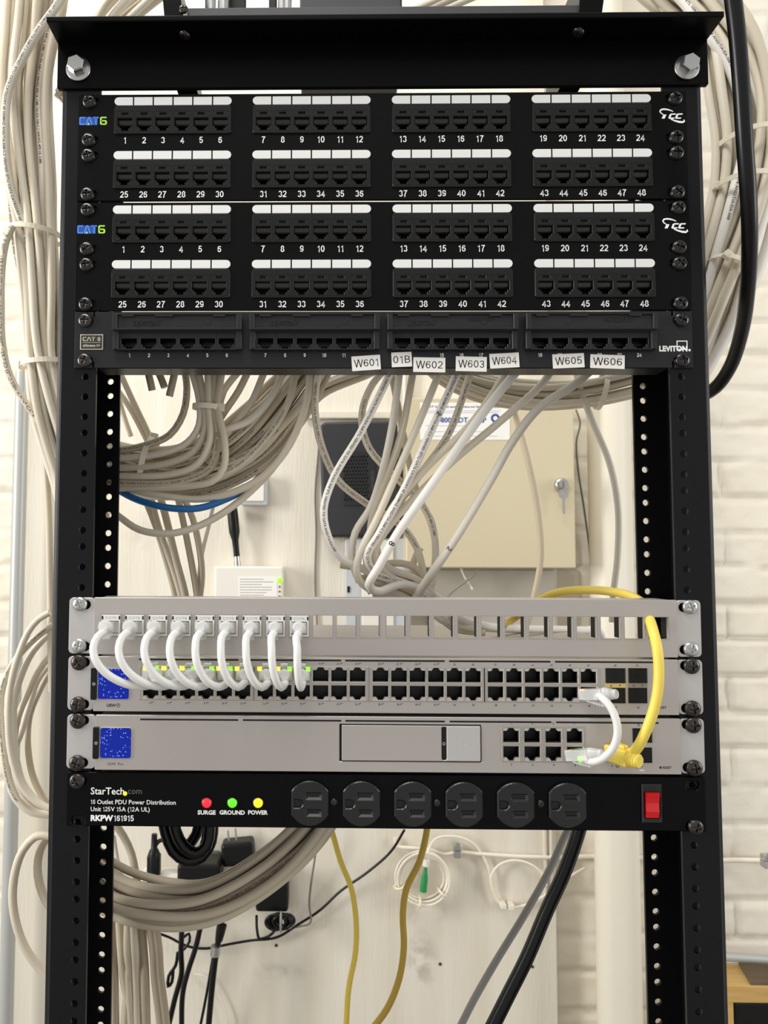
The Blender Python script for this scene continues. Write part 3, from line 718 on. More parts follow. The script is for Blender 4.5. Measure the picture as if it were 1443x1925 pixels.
def keystone_panel():
    u = Unit('keystone_panel', 'silver blank keystone panel with nine white jacks and fifteen empty square openings', 'patch panel', 401, 444.4, ROLL)
    zc = -422.2
    silver_face(u, 401.0, 444.3, -221.2, 222.2, [rect(x - 7.3, x + 7.3, zc - 8.15, zc + 8.15) for x in KX], chassis=False)
    mb = MB()
    for i, x in enumerate(KX):
        mb.plate([rect(x - 7.9, x + 7.9, zc - 8.8, zc + 8.8), rect(x - 7.35, x + 7.35, zc - 8.2, zc + 8.2)], -5.2, -4.6)
    u.build(mb, 'opening_rims', silver2_m)
    mb = MB()
    for i, x in enumerate(KX):
        if i >= 9:
            mb.box(x + 7.4, x + 8.2, -2, 8, zc - 8, zc + 8)
    u.build(mb, 'latch_ribs', dash_m)
    mb = MB(); mb.box(-219, 220, -2, 30, -402.8, -401.4); u.build(mb, 'top_lip', silver_m)
    jm = MB(); jm.plate([rect(-7.2, 7.2, -8.0, 8.0), rect(-5.9, 5.9, -6.5, 3.4)], -1.2, 4, chamfer=.25)
    jm.box(-5.9, 5.9, 2, 3, -6.5, 3.4, 2)
    jm.box(-7.05, -5.9, -1.35, 0, 4.6, 7.2, 1); jm.box(5.9, 7.05, -1.35, 0, 4.6, 7.2, 1)
    text(jm, 'CAT6', 0, 5.8, 1.9, y=-1.3, bold=.01, m=3, width=8)
    jme = jm.to_mesh('keystone_jack', [cord_m, dash_m, mk('jack recess', 'b9b7b2', .5), mk('embossed grey', 'a8a6a2', .5)], True)
    for k in range(9): u.inst('keystone_jack', jme, KX[k], -4.6, zc)['label'] = 'white keystone jack'
    for sx in (-1, 1):
        for dz in (15.9, -15.9): u.screw(sx * 232.4, -3.0, zc + dz, 'zinc')
keystone_panel()
def rj_mesh(up, lit=None):
    """metal framed jack seen as a black cavity with two led windows; up: key slot on top"""
    s = 1 if up else -1; mb = MB()
    lp = rect(-5.9, 5.9, -5.4, 5.4)
    c = cup_mesh('x', lp, -.2, 12, None); mb.add(c.v, c.f, 0)
    for sx in (-1, 1):
        a, b = sorted((sx * 3.1, sx * 5.9)); z0, z1 = sorted((s * 3.3, s * 5.4))
        mb.box(a, b, -.5, 4, z0, z1, 1)
        a, b = sorted((sx * 2.2, sx * 3.1)); z0, z1 = sorted((s * 4.3, s * 5.4)); mb.box(a, b, -.4, 4, z0, z1, 1)
    z0, z1 = sorted((-s * 5.2, -s * 4.6))
    for k in range(8): mb.box(-4 + k * 1.05, -3.55 + k * 1.05, .4, 3, z0, z1, 2)
    return mb.to_mesh('jack', [jack_m, led_off, cont_m], True)
RJ_UP, RJ_DN = rj_mesh(True), rj_mesh(False)
def led_mesh(mat, up=True):
    s = 1 if up else -1; z0, z1 = sorted((s * 2.4, s * 5.5)); return MB().box(-1.6, 1.6, -1.4, 3.5, z0, z1, bev=.2).to_mesh('status_light', [mat], True)
LED_Y, LED_G = led_mesh(led_y), led_mesh(led_g); LED_GD = led_mesh(led_g, False)
def bay(u, cx, zt, zb, cols, pitch, ztop, zbot, w, name='port_bay'):
    holes = []
    xs = [(-(cols - 1) / 2 + k) * pitch for k in range(cols)]; cz = (zt + zb) / 2
    for x in xs:
        for z in (ztop, zbot): holes.append(rect(x - 5.85, x + 5.85, z - cz - 5.35, z - cz + 5.35))
    mb = MB(); mb.plate([rect(-w / 2, w / 2, zb - cz, zt - cz)] + holes, -.4, 2.5, chamfer=.25)
    for x in xs[:-1]:
        for z in (ztop, zbot): mb.box(x + pitch / 2 - .55, x + pitch / 2 + .55, -1.0, 0, z - cz - 1.6, z - cz + 1.6, bev=.3)
    b = u.build(mb, name, silver2_m, cx, -5.0, cz)
    for x in xs:
        place('jack', RJ_UP, b, (x, .2, ztop - cz)); place('jack', RJ_DN, b, (x, .2, zbot - cz))
    return b, xs, cz
def screen(u, px0, px1, py0, py1):
    (x0, z1), (x1, z0) = L(px0, py0, -5), L(px1, py1, -5); cx, cz = (x0 + x1) / 2, (z0 + z1) / 2; w = (x1 - x0) / 2; h = (z1 - z0) / 2
    fr = MB(); fr.plate([rrect(-w - .6, w + .6, -h - .6, h + .6, 2.2)], -.5, .2, chamfer=.2)
    f = u.build(fr, 'display', led_off, cx, -5, cz)
    sc = MB(); sc.plate([rrect(-w, w, -h, h, 1.8)], -.75, -.4); sc.build('display_glass', screen_m, f)
    tb = MB(); tb.plate([rrect(-2.6, 2.0, -h - .7, h + .7, 1.2, 3)], -1.4, .2, chamfer=.3)
    q = u.build(tb, 'pull_tab', black_pl, x0 - 3.0, -5, cz)
    c = MB(); c.plate([circ(0, 0, 1.2, 14), circ(0, 0, .8, 14)], -1.5, -1.3); c.box(-.15, .15, -1.5, -1.3, -.6, .6); c.build('tab_mark', led_off, q)
def sfp(u, px0, px1, py0, py1):
    (x0, z1), (x1, z0) = L(px0, py0, -5), L(px1, py1, -5); cx, cz = (x0 + x1) / 2, (z0 + z1) / 2; w = (x1 - x0) / 2; h = (z1 - z0) / 2
    mb = MB(); mb.plate([rect(-w, w, -h, h), rect(-w + .7, w - .7, -h + .6, h - .6)], -.7, .2, chamfer=.2)
    mb.plate([rect(-w + .7, w - .7, -h + .6, h - .6)], -.35, .2); mb.plate([circ(0, 0, 2, 14), circ(0, 0, 1.5, 14)], -.5, -.3); mb.box(-1, 1, -.55, -.3, h - 2.2, h - 1.4)
    u.build(mb, 'fibre_port', mk('port dust cap', '0d0e0f', .4, spec=.3), cx, -5, cz)
def num(mb, s, x, z, cap=1.45, bolt=False, m=0):
    text(mb, s, x - (.9 if bolt else 0), z, cap, bold=.03, m=m)
    if bolt:
        ww = .45 * len(s); bolt_glyph(mb, x + ww + .3, z, 1.4, m=m); mb.box(x + ww + 1.0, x + ww + 1.9, -.06, -.01, z + .5, z + .75, m); mb.box(x + ww + 1.3, x + ww + 1.55, -.06, -.01, z + .2, z + 1.05, m)
def slot_row(u, segs, z):
    mb = MB()
    for a, b in segs: mb.plate([rrect(a, b, z - .65, z + .65, .3, 2)], -.08, .05)
    u.build(mb, 'vent_slots', dash_m, 0, -5, 0)
def switch():
    u = Unit('network_switch', 'silver 48-port network switch with a blue display and white cords plugged in its upper row', 'network switch', 445.4, 488.8, ROLL)
    cents = [-141.7, -54.6, 32.7, 119.5]
    holes = [rect(c - 43.6, c + 43.6, -478.0, -452.8) for c in cents]
    silver_face(u, 445.8, 487.2, -220.6, 221.9, holes)
    n = 0; lab = MB()
    for g, c in enumerate(cents):
        b, xs, cz = bay(u, c, -452.5, -478.3, 6, 13.98, -458.4, -472.0, 88.0)
        for k, x in enumerate(xs):
            odd, even = g * 12 + 2 * k + 1, g * 12 + 2 * k + 2
            num(lab, str(odd), c + x, -450.4, bolt=odd <= 32); num(lab, str(even), c + x, -480.6, bolt=even <= 32)
            if g * 6 + k < 9:
                o = place('status_light', LED_Y, b, (x - 4.4, .0, -458.4 - cz)); o['label'] = 'lit yellow status light'
                o = place('status_light', LED_G, b, (x + 4.4, .0, -458.4 - cz)); o['label'] = 'lit green status light'
    for px, s in ((1155, '49'), (1197, '51')): num(lab, s, L(px, 1250, -5)[0], -450.4)
    for px, s in ((1155, '50'), (1197, '52')): num(lab, s, L(px, 1250, -5)[0], -481.6)
    x, z = L(1244, 1330, -5); text(lab, 'RESET', x, z, 1.7, bold=.03)
    x, z = L(209, 1326, -5); text(lab, 'USW', x, z, 2.1, bold=.05)
    x2, z2 = L(222, 1326, -5); lab.plate([circ(x2, z2, 1.5, 16), circ(x2, z2, 1.1, 16)], -.06, 0); bolt_glyph(lab, x2, z2, 1.3)
    u.build(lab, 'printed_labels', grey_ink, 0, -5, 0)
    screen(u, 185, 242, 1257, 1314)
    for a, b in ((1137, 1175), (1180, 1216)):
        sfp(u, a, b, 1256, 1284); sfp(u, a, b, 1293, 1322)
        (x0, z1), (x1, z0) = L(a, 1284.5, -5), L(b, 1292.5, -5); mb = MB(); mb.plate([rect(x0, x1, z0, z1)], -.3, .1)
        for fx, s in ((.28, 1), (.72, -1)):
            cx = x0 + (x1 - x0) * fx; cz = (z0 + z1) / 2; mb.add([(cx - .8, -.36, cz - .6 * s), (cx + .8, -.36, cz - .6 * s), (cx, -.36, cz + .7 * s)], [(0, 1, 2)], 1)
        o = u.build(mb, 'link_light_bar', [mk('amber light bar', 'c9b067', .4) if a < 1150 else mk('grey light bar', '857c72', .4), grey_ink], 0, -5, 0)
    slot_row(u, [(-186, -110), (-107.4, -32), (-29, 46.4), (49.6, 126), (129.4, 206)], -447.9)
    for sx in (-1, 1):
        for dz in (15.9, -15.9): u.screw(sx * 232.4, -3, -466.6 + dz, 'gun', scale=1.08)
switch()
def gateway():
    u = Unit('network_gateway', 'silver network gateway with a blue display, a drive bay and eight ports', 'network gateway', 490, 532.6, ROLL)
    wx, wz = L(1151, 1415, -5)
    holes = [rect(88.2, 150.6, -522.2, -496.6), rect(wx - 6.4, wx + 6.4, wz - 6.4, wz + 6.4), rect(-33.4, 73.4, -523.2, -495.4)]
    silver_face(u, 489.8, 531.0, -218.6, 222.4, holes)
    b, xs, cz = bay(u, 119.4, -496.4, -522.4, 4, 15.85, -502.8, -516.4, 62.6)
    o = place('status_light', LED_GD, b, (xs[3] + 4.4, -.4, -516.4 - cz)); o['label'] = 'lit green status light'
    lab = MB()
    for k, x in enumerate(xs): num(lab, str(2 * k + 1), 119.4 + x, -494.0, 1.6); num(lab, str(2 * k + 2), 119.4 + x, -524.6, 1.6)
    x, z = L(1199, 1363, -5); text(lab, '10', x, z, 1.8, bold=.02)
    x, z = L(1206, 1441, -5); text(lab, '11', x, z, 1.6, bold=.02); 
    x, z = L(1206, 1448, -5); lab.box(x - 1.8, x + 1.8, -.07, 0, z - .35, z + .35, 1)
    x, z = L(1241, 1443, -5); lab.plate([circ(x, z, 1.0, 14)], -.07, 0); x, z = L(1253.5, 1443, -5); text(lab, 'RESET', x, z, 1.7, bold=.03)
    x, z = L(217, 1436, -5); text(lab, 'UDM', x - 3.2, z, 2.0, bold=.0); text(lab, 'Pro', x + 3.8, z, 2.0, bold=.0)
    x, z = L(1160, 1440, -5); lab.plate([circ(x, z, 1.3, 14), circ(x, z, .8, 14)], -.07, 0); text(lab, '9', x - 4, z, 1.6, bold=.02)
    u.build(lab, 'printed_labels', [grey_ink, white_ink], 0, -5, 0)
    x, z = L(1209, 1363, -5); gl = MB(); gl.plate([circ(x, z, 1.3, 16), circ(x, z, .95, 16)], -.07, 0); gl.box(x - 1.2, x + 1.2, -.07, 0, z - .15, z + .15); gl.box(x - .15, x + .15, -.07, 0, z - 1.2, z + 1.2)
    gl.plate([circ(x, z, .75, 12), circ(x, z, .5, 12)], -.07, 0); u.build(gl, 'globe_mark', blue_ink, 0, -5, 0)
    screen(u, 189, 246, 1368, 1425)
    # drive bay door
    mb = MB(); mb.plate([rect(-33.2, 73.2, -523.0, -495.6)], 1.4, 2.4, 1)
    mb.plate([rrect(-31.6, 72.6, -522.4, -496.2, .5, 2), rrect(43.3, 47.2, -521.6, -497.0, 1.2, 3)], -.6, 1.5, chamfer=.25)
    d = u.build(mb, 'drive_bay_door', [silver_m, dash_m], 0, -5, 0)
    mb = MB(); mb.plate([rrect(43.4, 47.0, -521.5, -497.1, 1.2, 3)], .3, 1.2); mb.plate([circ(45.2, -509.6, 1.2, 14), circ(45.2, -509.6, .7, 14)], .1, .4, 1); mb.build('latch_recess', [dash_m, led_off], d)
    mb = MB(); mb.plate([rrect(47.6, 72.2, -522.0, -496.6, .5, 2), circ(60, -509.6, .5, 10)], -.9, -.5, chamfer=.15); mb.build('latch_cover', ear_m, d)
    # wan port and fibre ports
    mb = MB(); mb.plate([rect(-6.9, 6.9, -6.9, 6.9), rect(-5.85, 5.85, -5.35, 5.35)], -.5, 2, chamfer=.25); wp = u.build(mb, 'uplink_port', silver2_m, wx, -5, wz)
    place('jack', RJ_UP, wp, (0, .2, 0)); o = place('status_light', LED_G, wp, (4.4, -.1, 0)); o['label'] = 'lit green status light'
    o = place('status_light', LED_Y, wp, (-4.4, -.1, 0)); o['label'] = 'lit yellow status light'
    sfp(u, 1188, 1225, 1369, 1396); sfp(u, 1188, 1225, 1405, 1434)
    slot_row(u, [(-184.5, -110), (-106.5, -32), (-29, 46), (49.6, 126), (129.4, 206)], -493.0)
    for sx in (-1, 1):
        for dz in (15.9, -15.9): u.screw(sx * 232.4, -3, -510.6 + dz, 'gun', scale=1.08)
gateway()
# ------------------------------------------------------------------ power distribution unit
def pdu():
    u = Unit('power_strip', 'black rack power strip with six outlets, three lamps and a red reset switch', 'power strip', 533.4, 574.6, ROLL)
    y = -2.6; t, b = -533.2, -573.4; cz = (t + b) / 2
    hl = [obround(sx * 231, z, 5.6, 3.4, 5) for sx in (-1, 1) for z in (-539.6, -569.5)]
    mb = MB(); mb.plate([rrect(-240.4, 240.8, b, t, 1, 3)] + hl, y, -.1, chamfer=.5); mb.box(-216, 216, -.1, 90, b + 1, t - 1); u.build(mb, 'face_plate', pdu_m)
    def oval(rad, hw, n=12):
        a = math.asin(hw / rad); o = []
        for i in range(n + 1): an = PI / 2 - a + 2 * a * i / n; o.append((rad * math.cos(an), rad * math.sin(an)))
        for i in range(n + 1): an = -PI / 2 - a + 2 * a * i / n; o.append((rad * math.cos(an), rad * math.sin(an)))
        return o
    om = MB()
    s1, s2 = rect(-2.6, 8.4, 3.2, 7.6), rect(-1.6, 8.2, -9.0, -4.8)
    dg = [(-11.8, -3.4), (-8.6, -3.4)] + [(-8.6 + 3.2 * math.sin(a), -.4 - 3.0 * math.cos(a)) for a in [PI * i / 8 for i in range(1, 8)]] + [(-8.6, 2.6), (-11.8, 2.6)]
    om.plate([oval(16.6, 13.9), s1, s2, dg], -3.2, 0, chamfer=.75)
    om.plate([oval(16.4, 13.7)], -1.0, 0, 1)
    for q in (s1, s2):
        (xa, za), (xb, zb_) = q[0], q[2]; ya, yb = -3.1, -1.1
        om.add([(xa, ya, za - .5), (xb + .4, ya, za - .5), (xb - 1.3, yb, za + 1.5), (xa + 1.2, yb, za + 1.5)], [(0, 1, 2, 3)]); om.add([(xb + .5, ya, za - .5), (xb + .5, ya, zb_), (xb - 1.3, yb, zb_), (xb - 1.3, yb, za + 1.5)], [(0, 1, 2, 3)])
    OM = om.to_mesh('outlet', [outlet_m, jack_m], True)
    xs = [-55.7, -16.9, 21.6, 60.0, 98.5, 137.1]
    for x in xs: u.inst('outlet', OM, x, y, -554.6 + .3)
    for x in (-37.6, 39.9, 117.7): u.screw(x, y, -554.0, 'gun', scale=.5)
    tx = MB(); x0 = -221.8
    def row(s, px0, px1, py, cap, bold, mat=0):
        a, z = L(px0, py); c, _ = L(px1, py); text(tx, s, a, z, cap, bold=bold, align='l', width=c - a, m=mat)
    row('StarTech', 170, 233, 1487, 5.0, .012); row('com', 240, 266, 1487, 4.6, -.005, 1)
    a, z = L(234.5, 1492); tx.lathe([(1.6, -.09), (1.6, 0)], 20, 2, M=Matrix.Translation((a, 0, z)))
    row('16 Outlet PDU Power Distribution', 170, 330, 1507.5, 3.2, .01); row('Unit 125V 15A (12A UL)', 170, 281, 1521, 3.2, .01); row('RKPW161915', 170, 251, 1538, 4.0, .05)
    for s, a, c in (('SURGE', 371, 405), ('GROUND', 412, 460), ('POWER', 466, 503)): row(s, a, c, 1527.5, 2.9, .04)
    u.build(tx, 'printed_text', [white_ink, mk('dim grey ink', '6a6a6a', .5), lamp_y], 0, y, 0)
    for px, mt, nm in ((388.5, lamp_r, 'red'), (436.5, lamp_g, 'green'), (485, lamp_y, 'yellow')):
        x, z = L(px, 1509); mb = MB(); mb.lathe([(4.3, .0), (4.3, -.9), (3.6, -1.2)], 24, 1, cap0=False, cap1=False)
        mb.lathe([(3.7, -.4), (3.5, -1.6), (2.6, -2.5), (1.2, -2.9), (.05, -3.0)], 24, 0, cap0=False)
        o = u.build(mb, 'indicator_lamp', [mt, black_pl], x, y, z); o['label'] = nm + ' indicator lamp'
    (x0, z1), (x1, z0) = L(1204, 1473), L(1244, 1547); cx = (x0 + x1) / 2; cz = (z0 + z1) / 2; w = (x1 - x0) / 2; h = (z1 - z0) / 2
    mb = MB(); mb.plate([rect(-w, w, -h, h), rect(-5.6, 5.6, -h + 3.2, h - 6.2)], -1.8, 0, chamfer=.7); text(mb, 'RESET', 0, h - 3.2, 2.6, y=-1.95, bold=.02, width=11)
    sw = u.build(mb, 'reset_switch', outlet_m, cx, y, cz)
    (rx0, rz1), (rx1, rz0) = L(1212, 1488), L(1238, 1537); hh = (rz1 - rz0) / 2; mz = (rz0 + rz1) / 2 - cz
    mb = MB(); prof = [(0, hh), (-4.4, hh), (-3.2, hh * .55), (-2.5, 1.5), (-2.3, -1), (-2.8, -hh * .5), (-1.6, -hh), (0, -hh)]
    V = [(x, py_, z) for x in (-4.9, 4.9) for py_, z in prof]; n = len(prof)
    mb.add(V, [(i, (i + 1) % n, n + (i + 1) % n, n + i) for i in range(n)] + [tuple(range(n)), tuple(range(2 * n - 1, n - 1, -1))])
    r = mb.build('rocker', red_rocker, sw, (0, 0, mz)); r['label'] = 'glowing red rocker'
    u.screw(-232.4, y, -539.9, 'gun', scale=1.05); u.screw(232.6, y, -570.0, 'gun', scale=1.0)
pdu()
# ------------------------------------------------------------------ cables
rnd = random.Random(11)
PRINTS = ['CATEGORY 6E 550MHZ ANSI/TIA-568-C.2 VERIFIED (ETL) CAT6 ', 'VERIFIED (ETL) CAT6 ANSI/TIA-568-C.2 0150FT ', 'TIA-EIA-568-C.2 24AWG 4PR UL CMR ', 'ETL VERIFIED TO CAT6 ANSI/TIA/EIA-568 ']
def ring_text(mb, pts, r, s, cap, start, facing=0.0, m=0, repeat=1, gap=30):
    """lettering printed along a cable's skin, turned towards the aisle"""
    fr = frames(pts); acc = [0.0]
    for i in range(1, len(pts)): acc.append(acc[-1] + (pts[i] - pts[i - 1]).length)
    v, f = glyphs(s, .01); k = cap / cap_h(); ln = max(p[0] for p in v) * k
    for q in range(repeat):
        s0 = start + q * (ln + gap)
        if s0 + ln > acc[-1] - 2: 
            if q or s0 + 10 > acc[-1]: break
        V = []; ok = []; j = 0
        for p in v:
            d = s0 + p[0] * k
            ok.append(0 < d < acc[-1] - 1)
            d = min(max(d, 0), acc[-1] - .01)
            while j < len(acc) - 2 and acc[j + 1] < d: j += 1
            while j > 0 and acc[j] > d: j -= 1
            u = (d - acc[j]) / max(1e-6, acc[j + 1] - acc[j])
            c = pts[j].lerp(pts[j + 1], u); t = (fr[j][0].lerp(fr[j + 1][0], u)).normalized()
            n = Vector((0, -1, 0)); n = (n - t * n.dot(t)); n = n.normalized() if n.length > .05 else fr[j][1]
            bi = t.cross(n); a = (p[1] * k - cap / 2) / r + facing
            V.append(c + (n * math.cos(a) - bi * math.sin(a)) * (r + .05))
        mb.add(V, [q2 for q2 in f if all(ok[i] for i in q2)], m)
def cable(pts, r, mat, label, name='network_cable', cat='cable', group=None, step=6.0, n=9, prt=None, world=False, pstart=None, pcap=None, wob=0.0, facing=0.0):
    pw = [Vector(p) for p in pts] if world else [P(*p) for p in pts]
    pl = spline(pw, step)
    mb = MB(); mb.tube(pl, r, n)
    o = mb.build(name, mat, recalc=False)
    tag(o, label, cat, group)
    if prt:
        t = MB(); ring_text(t, pl, r, prt * 3, pcap or r * .62, rnd.uniform(5, 60) if pstart is None else pstart, facing, repeat=1)
        if t.v: t.build('printed_text', ink_m, o, recalc=False)
    return o
def bundle(center, n, r, label, group, mats=None, seed=0, swirl=.8, jit=.35, prob=.45, name='network_cable', flat=1.0, step=7.0, trim=0.0):
    """n separate cables running side by side along a centre line of (px, py, depth, bundle radius)"""
    g = random.Random(seed); mats = mats or cable_ms
    cw = [P(*c[:3]) for c in center]; R = [c[3] for c in center]
    cs = spline(cw, 14.0)
    # radius along the line by nearest control parameter
    acc = [0]; 
    for i in range(1, len(cs)): acc.append(acc[-1] + (cs[i] - cs[i - 1]).length)
    ctrl = []
    for c in cw: ctrl.append(acc[min(range(len(cs)), key=lambda i: (cs[i] - c).length)])
    def rad(d):
        for i in range(len(ctrl) - 1):
            if d <= ctrl[i + 1] or i == len(ctrl) - 2:
                u = min(1, max(0, (d - ctrl[i]) / max(1e-6, ctrl[i + 1] - ctrl[i]))); u = u * u * (3 - 2 * u)
                return R[i] * (1 - u) + R[i + 1] * u
    fr = []
    for i in range(len(cs)):
        t = (cs[min(i + 1, len(cs) - 1)] - cs[max(i - 1, 0)]).normalized()
        b = Vector((0, 1, 0)); b = (b - t * b.dot(t)).normalized(); fr.append((t.cross(b), b))
    for k in range(n):
        q = math.sqrt((k + .5) / n); a = k * 2.39996 + g.uniform(-.2, .2); ph = g.uniform(0, 6.28); fq = g.uniform(.006, .014); sw = g.uniform(-swirl, swirl)
        rr = r * g.uniform(.94, 1.06); pts = []
        for i, c in enumerate(cs):
            d = acc[i]; Rb = rad(d); an = a + sw * (d / acc[-1] - .5)
            dx = q * math.cos(an) * Rb + jit * rr * math.sin(fq * d * 3 + ph); dy = q * math.sin(an) * Rb * flat + jit * rr * math.cos(fq * d * 2.3 + ph * 1.7)
            pts.append(c + fr[i][0] * dx + fr[i][1] * dy)
        if trim: pts = pts[g.randint(0, int(trim)):len(pts) - g.randint(0, int(trim))]
        cable(pts, rr, g.choice(mats), label, name, group=group, world=True, step=step, prt=g.choice(PRINTS) if (g.random() < prob * .6 and math.sin(a) < .35) else None)
def tie(cx, cy, Y, hw, ang, label, depth=None, w=4.6, head=True, head_side=1, headpos=None):
    """flat nylon strap round a bundle: centre px, half width px, strap direction angle (image, degrees)"""
    c = P(cx, cy, Y); mm = (P(cx + 10, cy, Y) - c).length / 10
    ra = hw * mm; rb = depth or ra * .9; e = Vector((math.cos(math.radians(ang)), 0, math.sin(math.radians(ang)))); y = Vector((0, 1, 0)); ax = e.cross(y)
    N = 40; V = []; Fs = []
    for i in range(N):
        t = 2 * PI * i / N; p = e * (ra * math.cos(t)) + y * (rb * math.sin(t)); nrm = (e * (math.cos(t) / ra) + y * (math.sin(t) / rb)).normalized()
        for a, b in ((-w / 2, 0), (w / 2, 0), (w / 2, 1.2), (-w / 2, 1.2)): V.append(c + p + ax * a + nrm * b)
    for i in range(N):
        j = (i + 1) % N
        for k in range(4): Fs.append((i * 4 + k, i * 4 + (k + 1) % 4, j * 4 + (k + 1) % 4, j * 4 + k))
    o = tag(MB().add(V, Fs, 0, False).build('cable_tie', tie_m), label, 'cable tie', None)
    if head:
        t = headpos if headpos is not None else (PI * 1.25 if head_side < 0 else PI * 1.75)
        p = c + e * (ra * math.cos(t)) + y * (rb * math.sin(t)); M = Matrix.Translation(p) @ Matrix((e, y, -ax)).transposed().to_4x4()
        MB().box(-4, 4, -4.2, 1, -3.6, 3.6, M=M, bev=.8).build('tie_head', tie_m, o)
    return o
# ---- plugs and patch cords
def plug_meshes(mat, ridged=True):
    b = MB(); b.box(-5.7, 5.7, -13, 5, -4.0, 4.0, bev=.5)
    for k in range(8): b.box(-4.1 + k * 1.1, -3.6 + k * 1.1, 1, 5.05, -4.05 if True else 0, -2.5, 1)
    prof = [(4.9, -12.5), (4.7, -15), (4.2, -15.2), (4.5, -17), (3.9, -17.2), (4.1, -19), (3.5, -19.2), (3.7, -21.5), (3.1, -22.5)]
    b.lathe(prof, 16)
    l = MB(); l.box(-1.6, 1.6, -1, 3, 4.0, 5.0)
    l.plate([[(-2.6, 0), (2.6, 0), (2.6, 14), (-2.6, 14)]], 0, .9, M=Matrix.Translation((0, 1.0, 4.6)) @ Matrix.Rotation(math.radians(90 - 14), 4, 'X'))
    for k in range(4): l.box(-2.6, 2.6, -5 - k * 2.2, -4.2 - k * 2.2, 5.6 + k * .5, 7.4 + k * .55)
    return b.to_mesh('plug', [mat, gold_m], True), l.to_mesh('latch', [mat], True)
PLUG, LATCH = plug_meshes(clear_m)
def put_plug(parent, W_m, latch_up, yaw=0.0, pitch=0.0):
    o = place('plug', PLUG, parent, (0, 0, 0)); o.location = W_m; o.rotation_euler = (pitch, 0 if latch_up else PI, yaw)
    l = place('latch', LATCH, o); return o
def cord_path_mesh(parent, pts, r, mat):
    return MB().tube(spline(pts, 3.0), r, 14).build('cord', mat, parent, recalc=False)
ORD = ['leftmost', 'second from left', 'third from left', 'fourth from left', 'fifth from left', 'sixth from left', 'seventh from left', 'eighth from left', 'ninth and rightmost']
SWX = [(-141.7 if k < 6 else -54.6) + (-2.5 + k % 6) * 13.98 for k in range(9)]
for k in range(9):
    a = W(KX[k], -6, -423.6); b = W(SWX[k], -6, -458.9)
    t = thing('patch_cord', 'white patch cord hanging from the keystone panel to the switch, %s of nine' % ORD[k], 'patch cord', (0, 0, 0), group='white patch cords between keystone panel and switch')
    yw = max(-.05, min(.5, (KX[k] - SWX[k]) * -.0145))
    put_plug(t, a, False, 0, .10); put_plug(t, b, True, yw, -.12)
    A = a * 1000; B = b * 1000; bx = 22 * math.sin(yw); dx = B.x - A.x
    ea = A + Vector((0, -21, -2.2)); eb = B + Vector((bx * 1.0, -20, -2.6))
    g = random.Random(k)
    hz = eb.z - ea.z; dx = eb.x - ea.x
    cord_path_mesh(t, [A + Vector((0, -8, -1)), ea, ea + Vector((-1.2 - dx * .03, -5.0, -2.5))] + [ea + Vector((dx * fx, dy, hz * fz)) for fx, fz, dy in ((-.10, .26, -9.5), (-.04, .50, -12.5), (.12, .74, -12.5), (.40, .95, -11.0), (.74, 1.06, -7.5))] + [eb + Vector((0, -1, -.3)), B + Vector((bx * .4, -9, -1))], 2.85, cord_m)
# single white cord, switch to gateway
x, z = L(1105, 1304, -5); a = W(x, -6, z); x, z = L(1079, 1418, -5); b = W(x, -6, z)
t = thing('patch_cord', 'short white cord looping from the switch lower right port down to the gateway', 'patch cord')
put_plug(t, a, False, .75, .12); put_plug(t, b, False, .75, .2)
cord_path_mesh(t, [a * 1000 + Vector((5, -6, -1)), P(1128, 1309, -18), P(1146, 1328, -24), P(1157, 1352, -27), P(1160.5, 1376, -28), P(1154, 1403, -27), P(1137, 1423, -24), P(1116, 1432.5, -20), P(1104, 1430, -15), b * 1000 + Vector((5, -6, -1))], 2.9, cord_m)
# yellow cord through the last opening
t = thing('patch_cord', 'yellow cord coming through the last keystone opening and curving down to the gateway', 'patch cord')
cord_path_mesh(t, [P(1000, 1135, 150), P(1045, 1115, 130), P(1100, 1109, 100), P(1160, 1114, 80), P(1200, 1128, 50), P(1213, 1150, 20), P(1221, 1166, -4), P(1227, 1185, -18), P(1235, 1220, -26), P(1238, 1262, -28), P(1235, 1304, -28), P(1225, 1345, -27), P(1211, 1380, -25), P(1200, 1402, -22), P(1190, 1414, -19), P(1176, 1419, -14)], 3.75, yel_m)
x, z = L(1151, 1415, -5)
bt = MB(); bt.box(-5.9, 5.9, -15, 4, -6.2, 6.2, bev=1.3)
for k in range(4):
    r0 = 6.1 - k * .25; bt.lathe([(r0 - .6, -13.5 - k * 2.1), (r0, -14.1 - k * 2.1), (r0, -15.0 - k * 2.1), (r0 - .6, -15.6 - k * 2.1)], 20)
bt.lathe([(4.6, -13), (4.4, -22.5)], 18)
bt.box(-2.6, 2.6, -11, -1, 5.6, 8.6, bev=.8)
o = place('boot', bt.to_mesh('boot', [yel_m], True), t); o.location = W(x, -5.5, z); o.rotation_euler = (.08, 0, .6)
tag(cable([(945, 1178, 150), (958, 1168, 170), (985, 1150, 165), (1020, 1122, 152), (1060, 1112, 142)], 3.3, yel2_m, 'yellow cable behind the keystone panel, seen through its openings'), 'yellow cable behind the keystone panel, seen through its openings', 'cable')
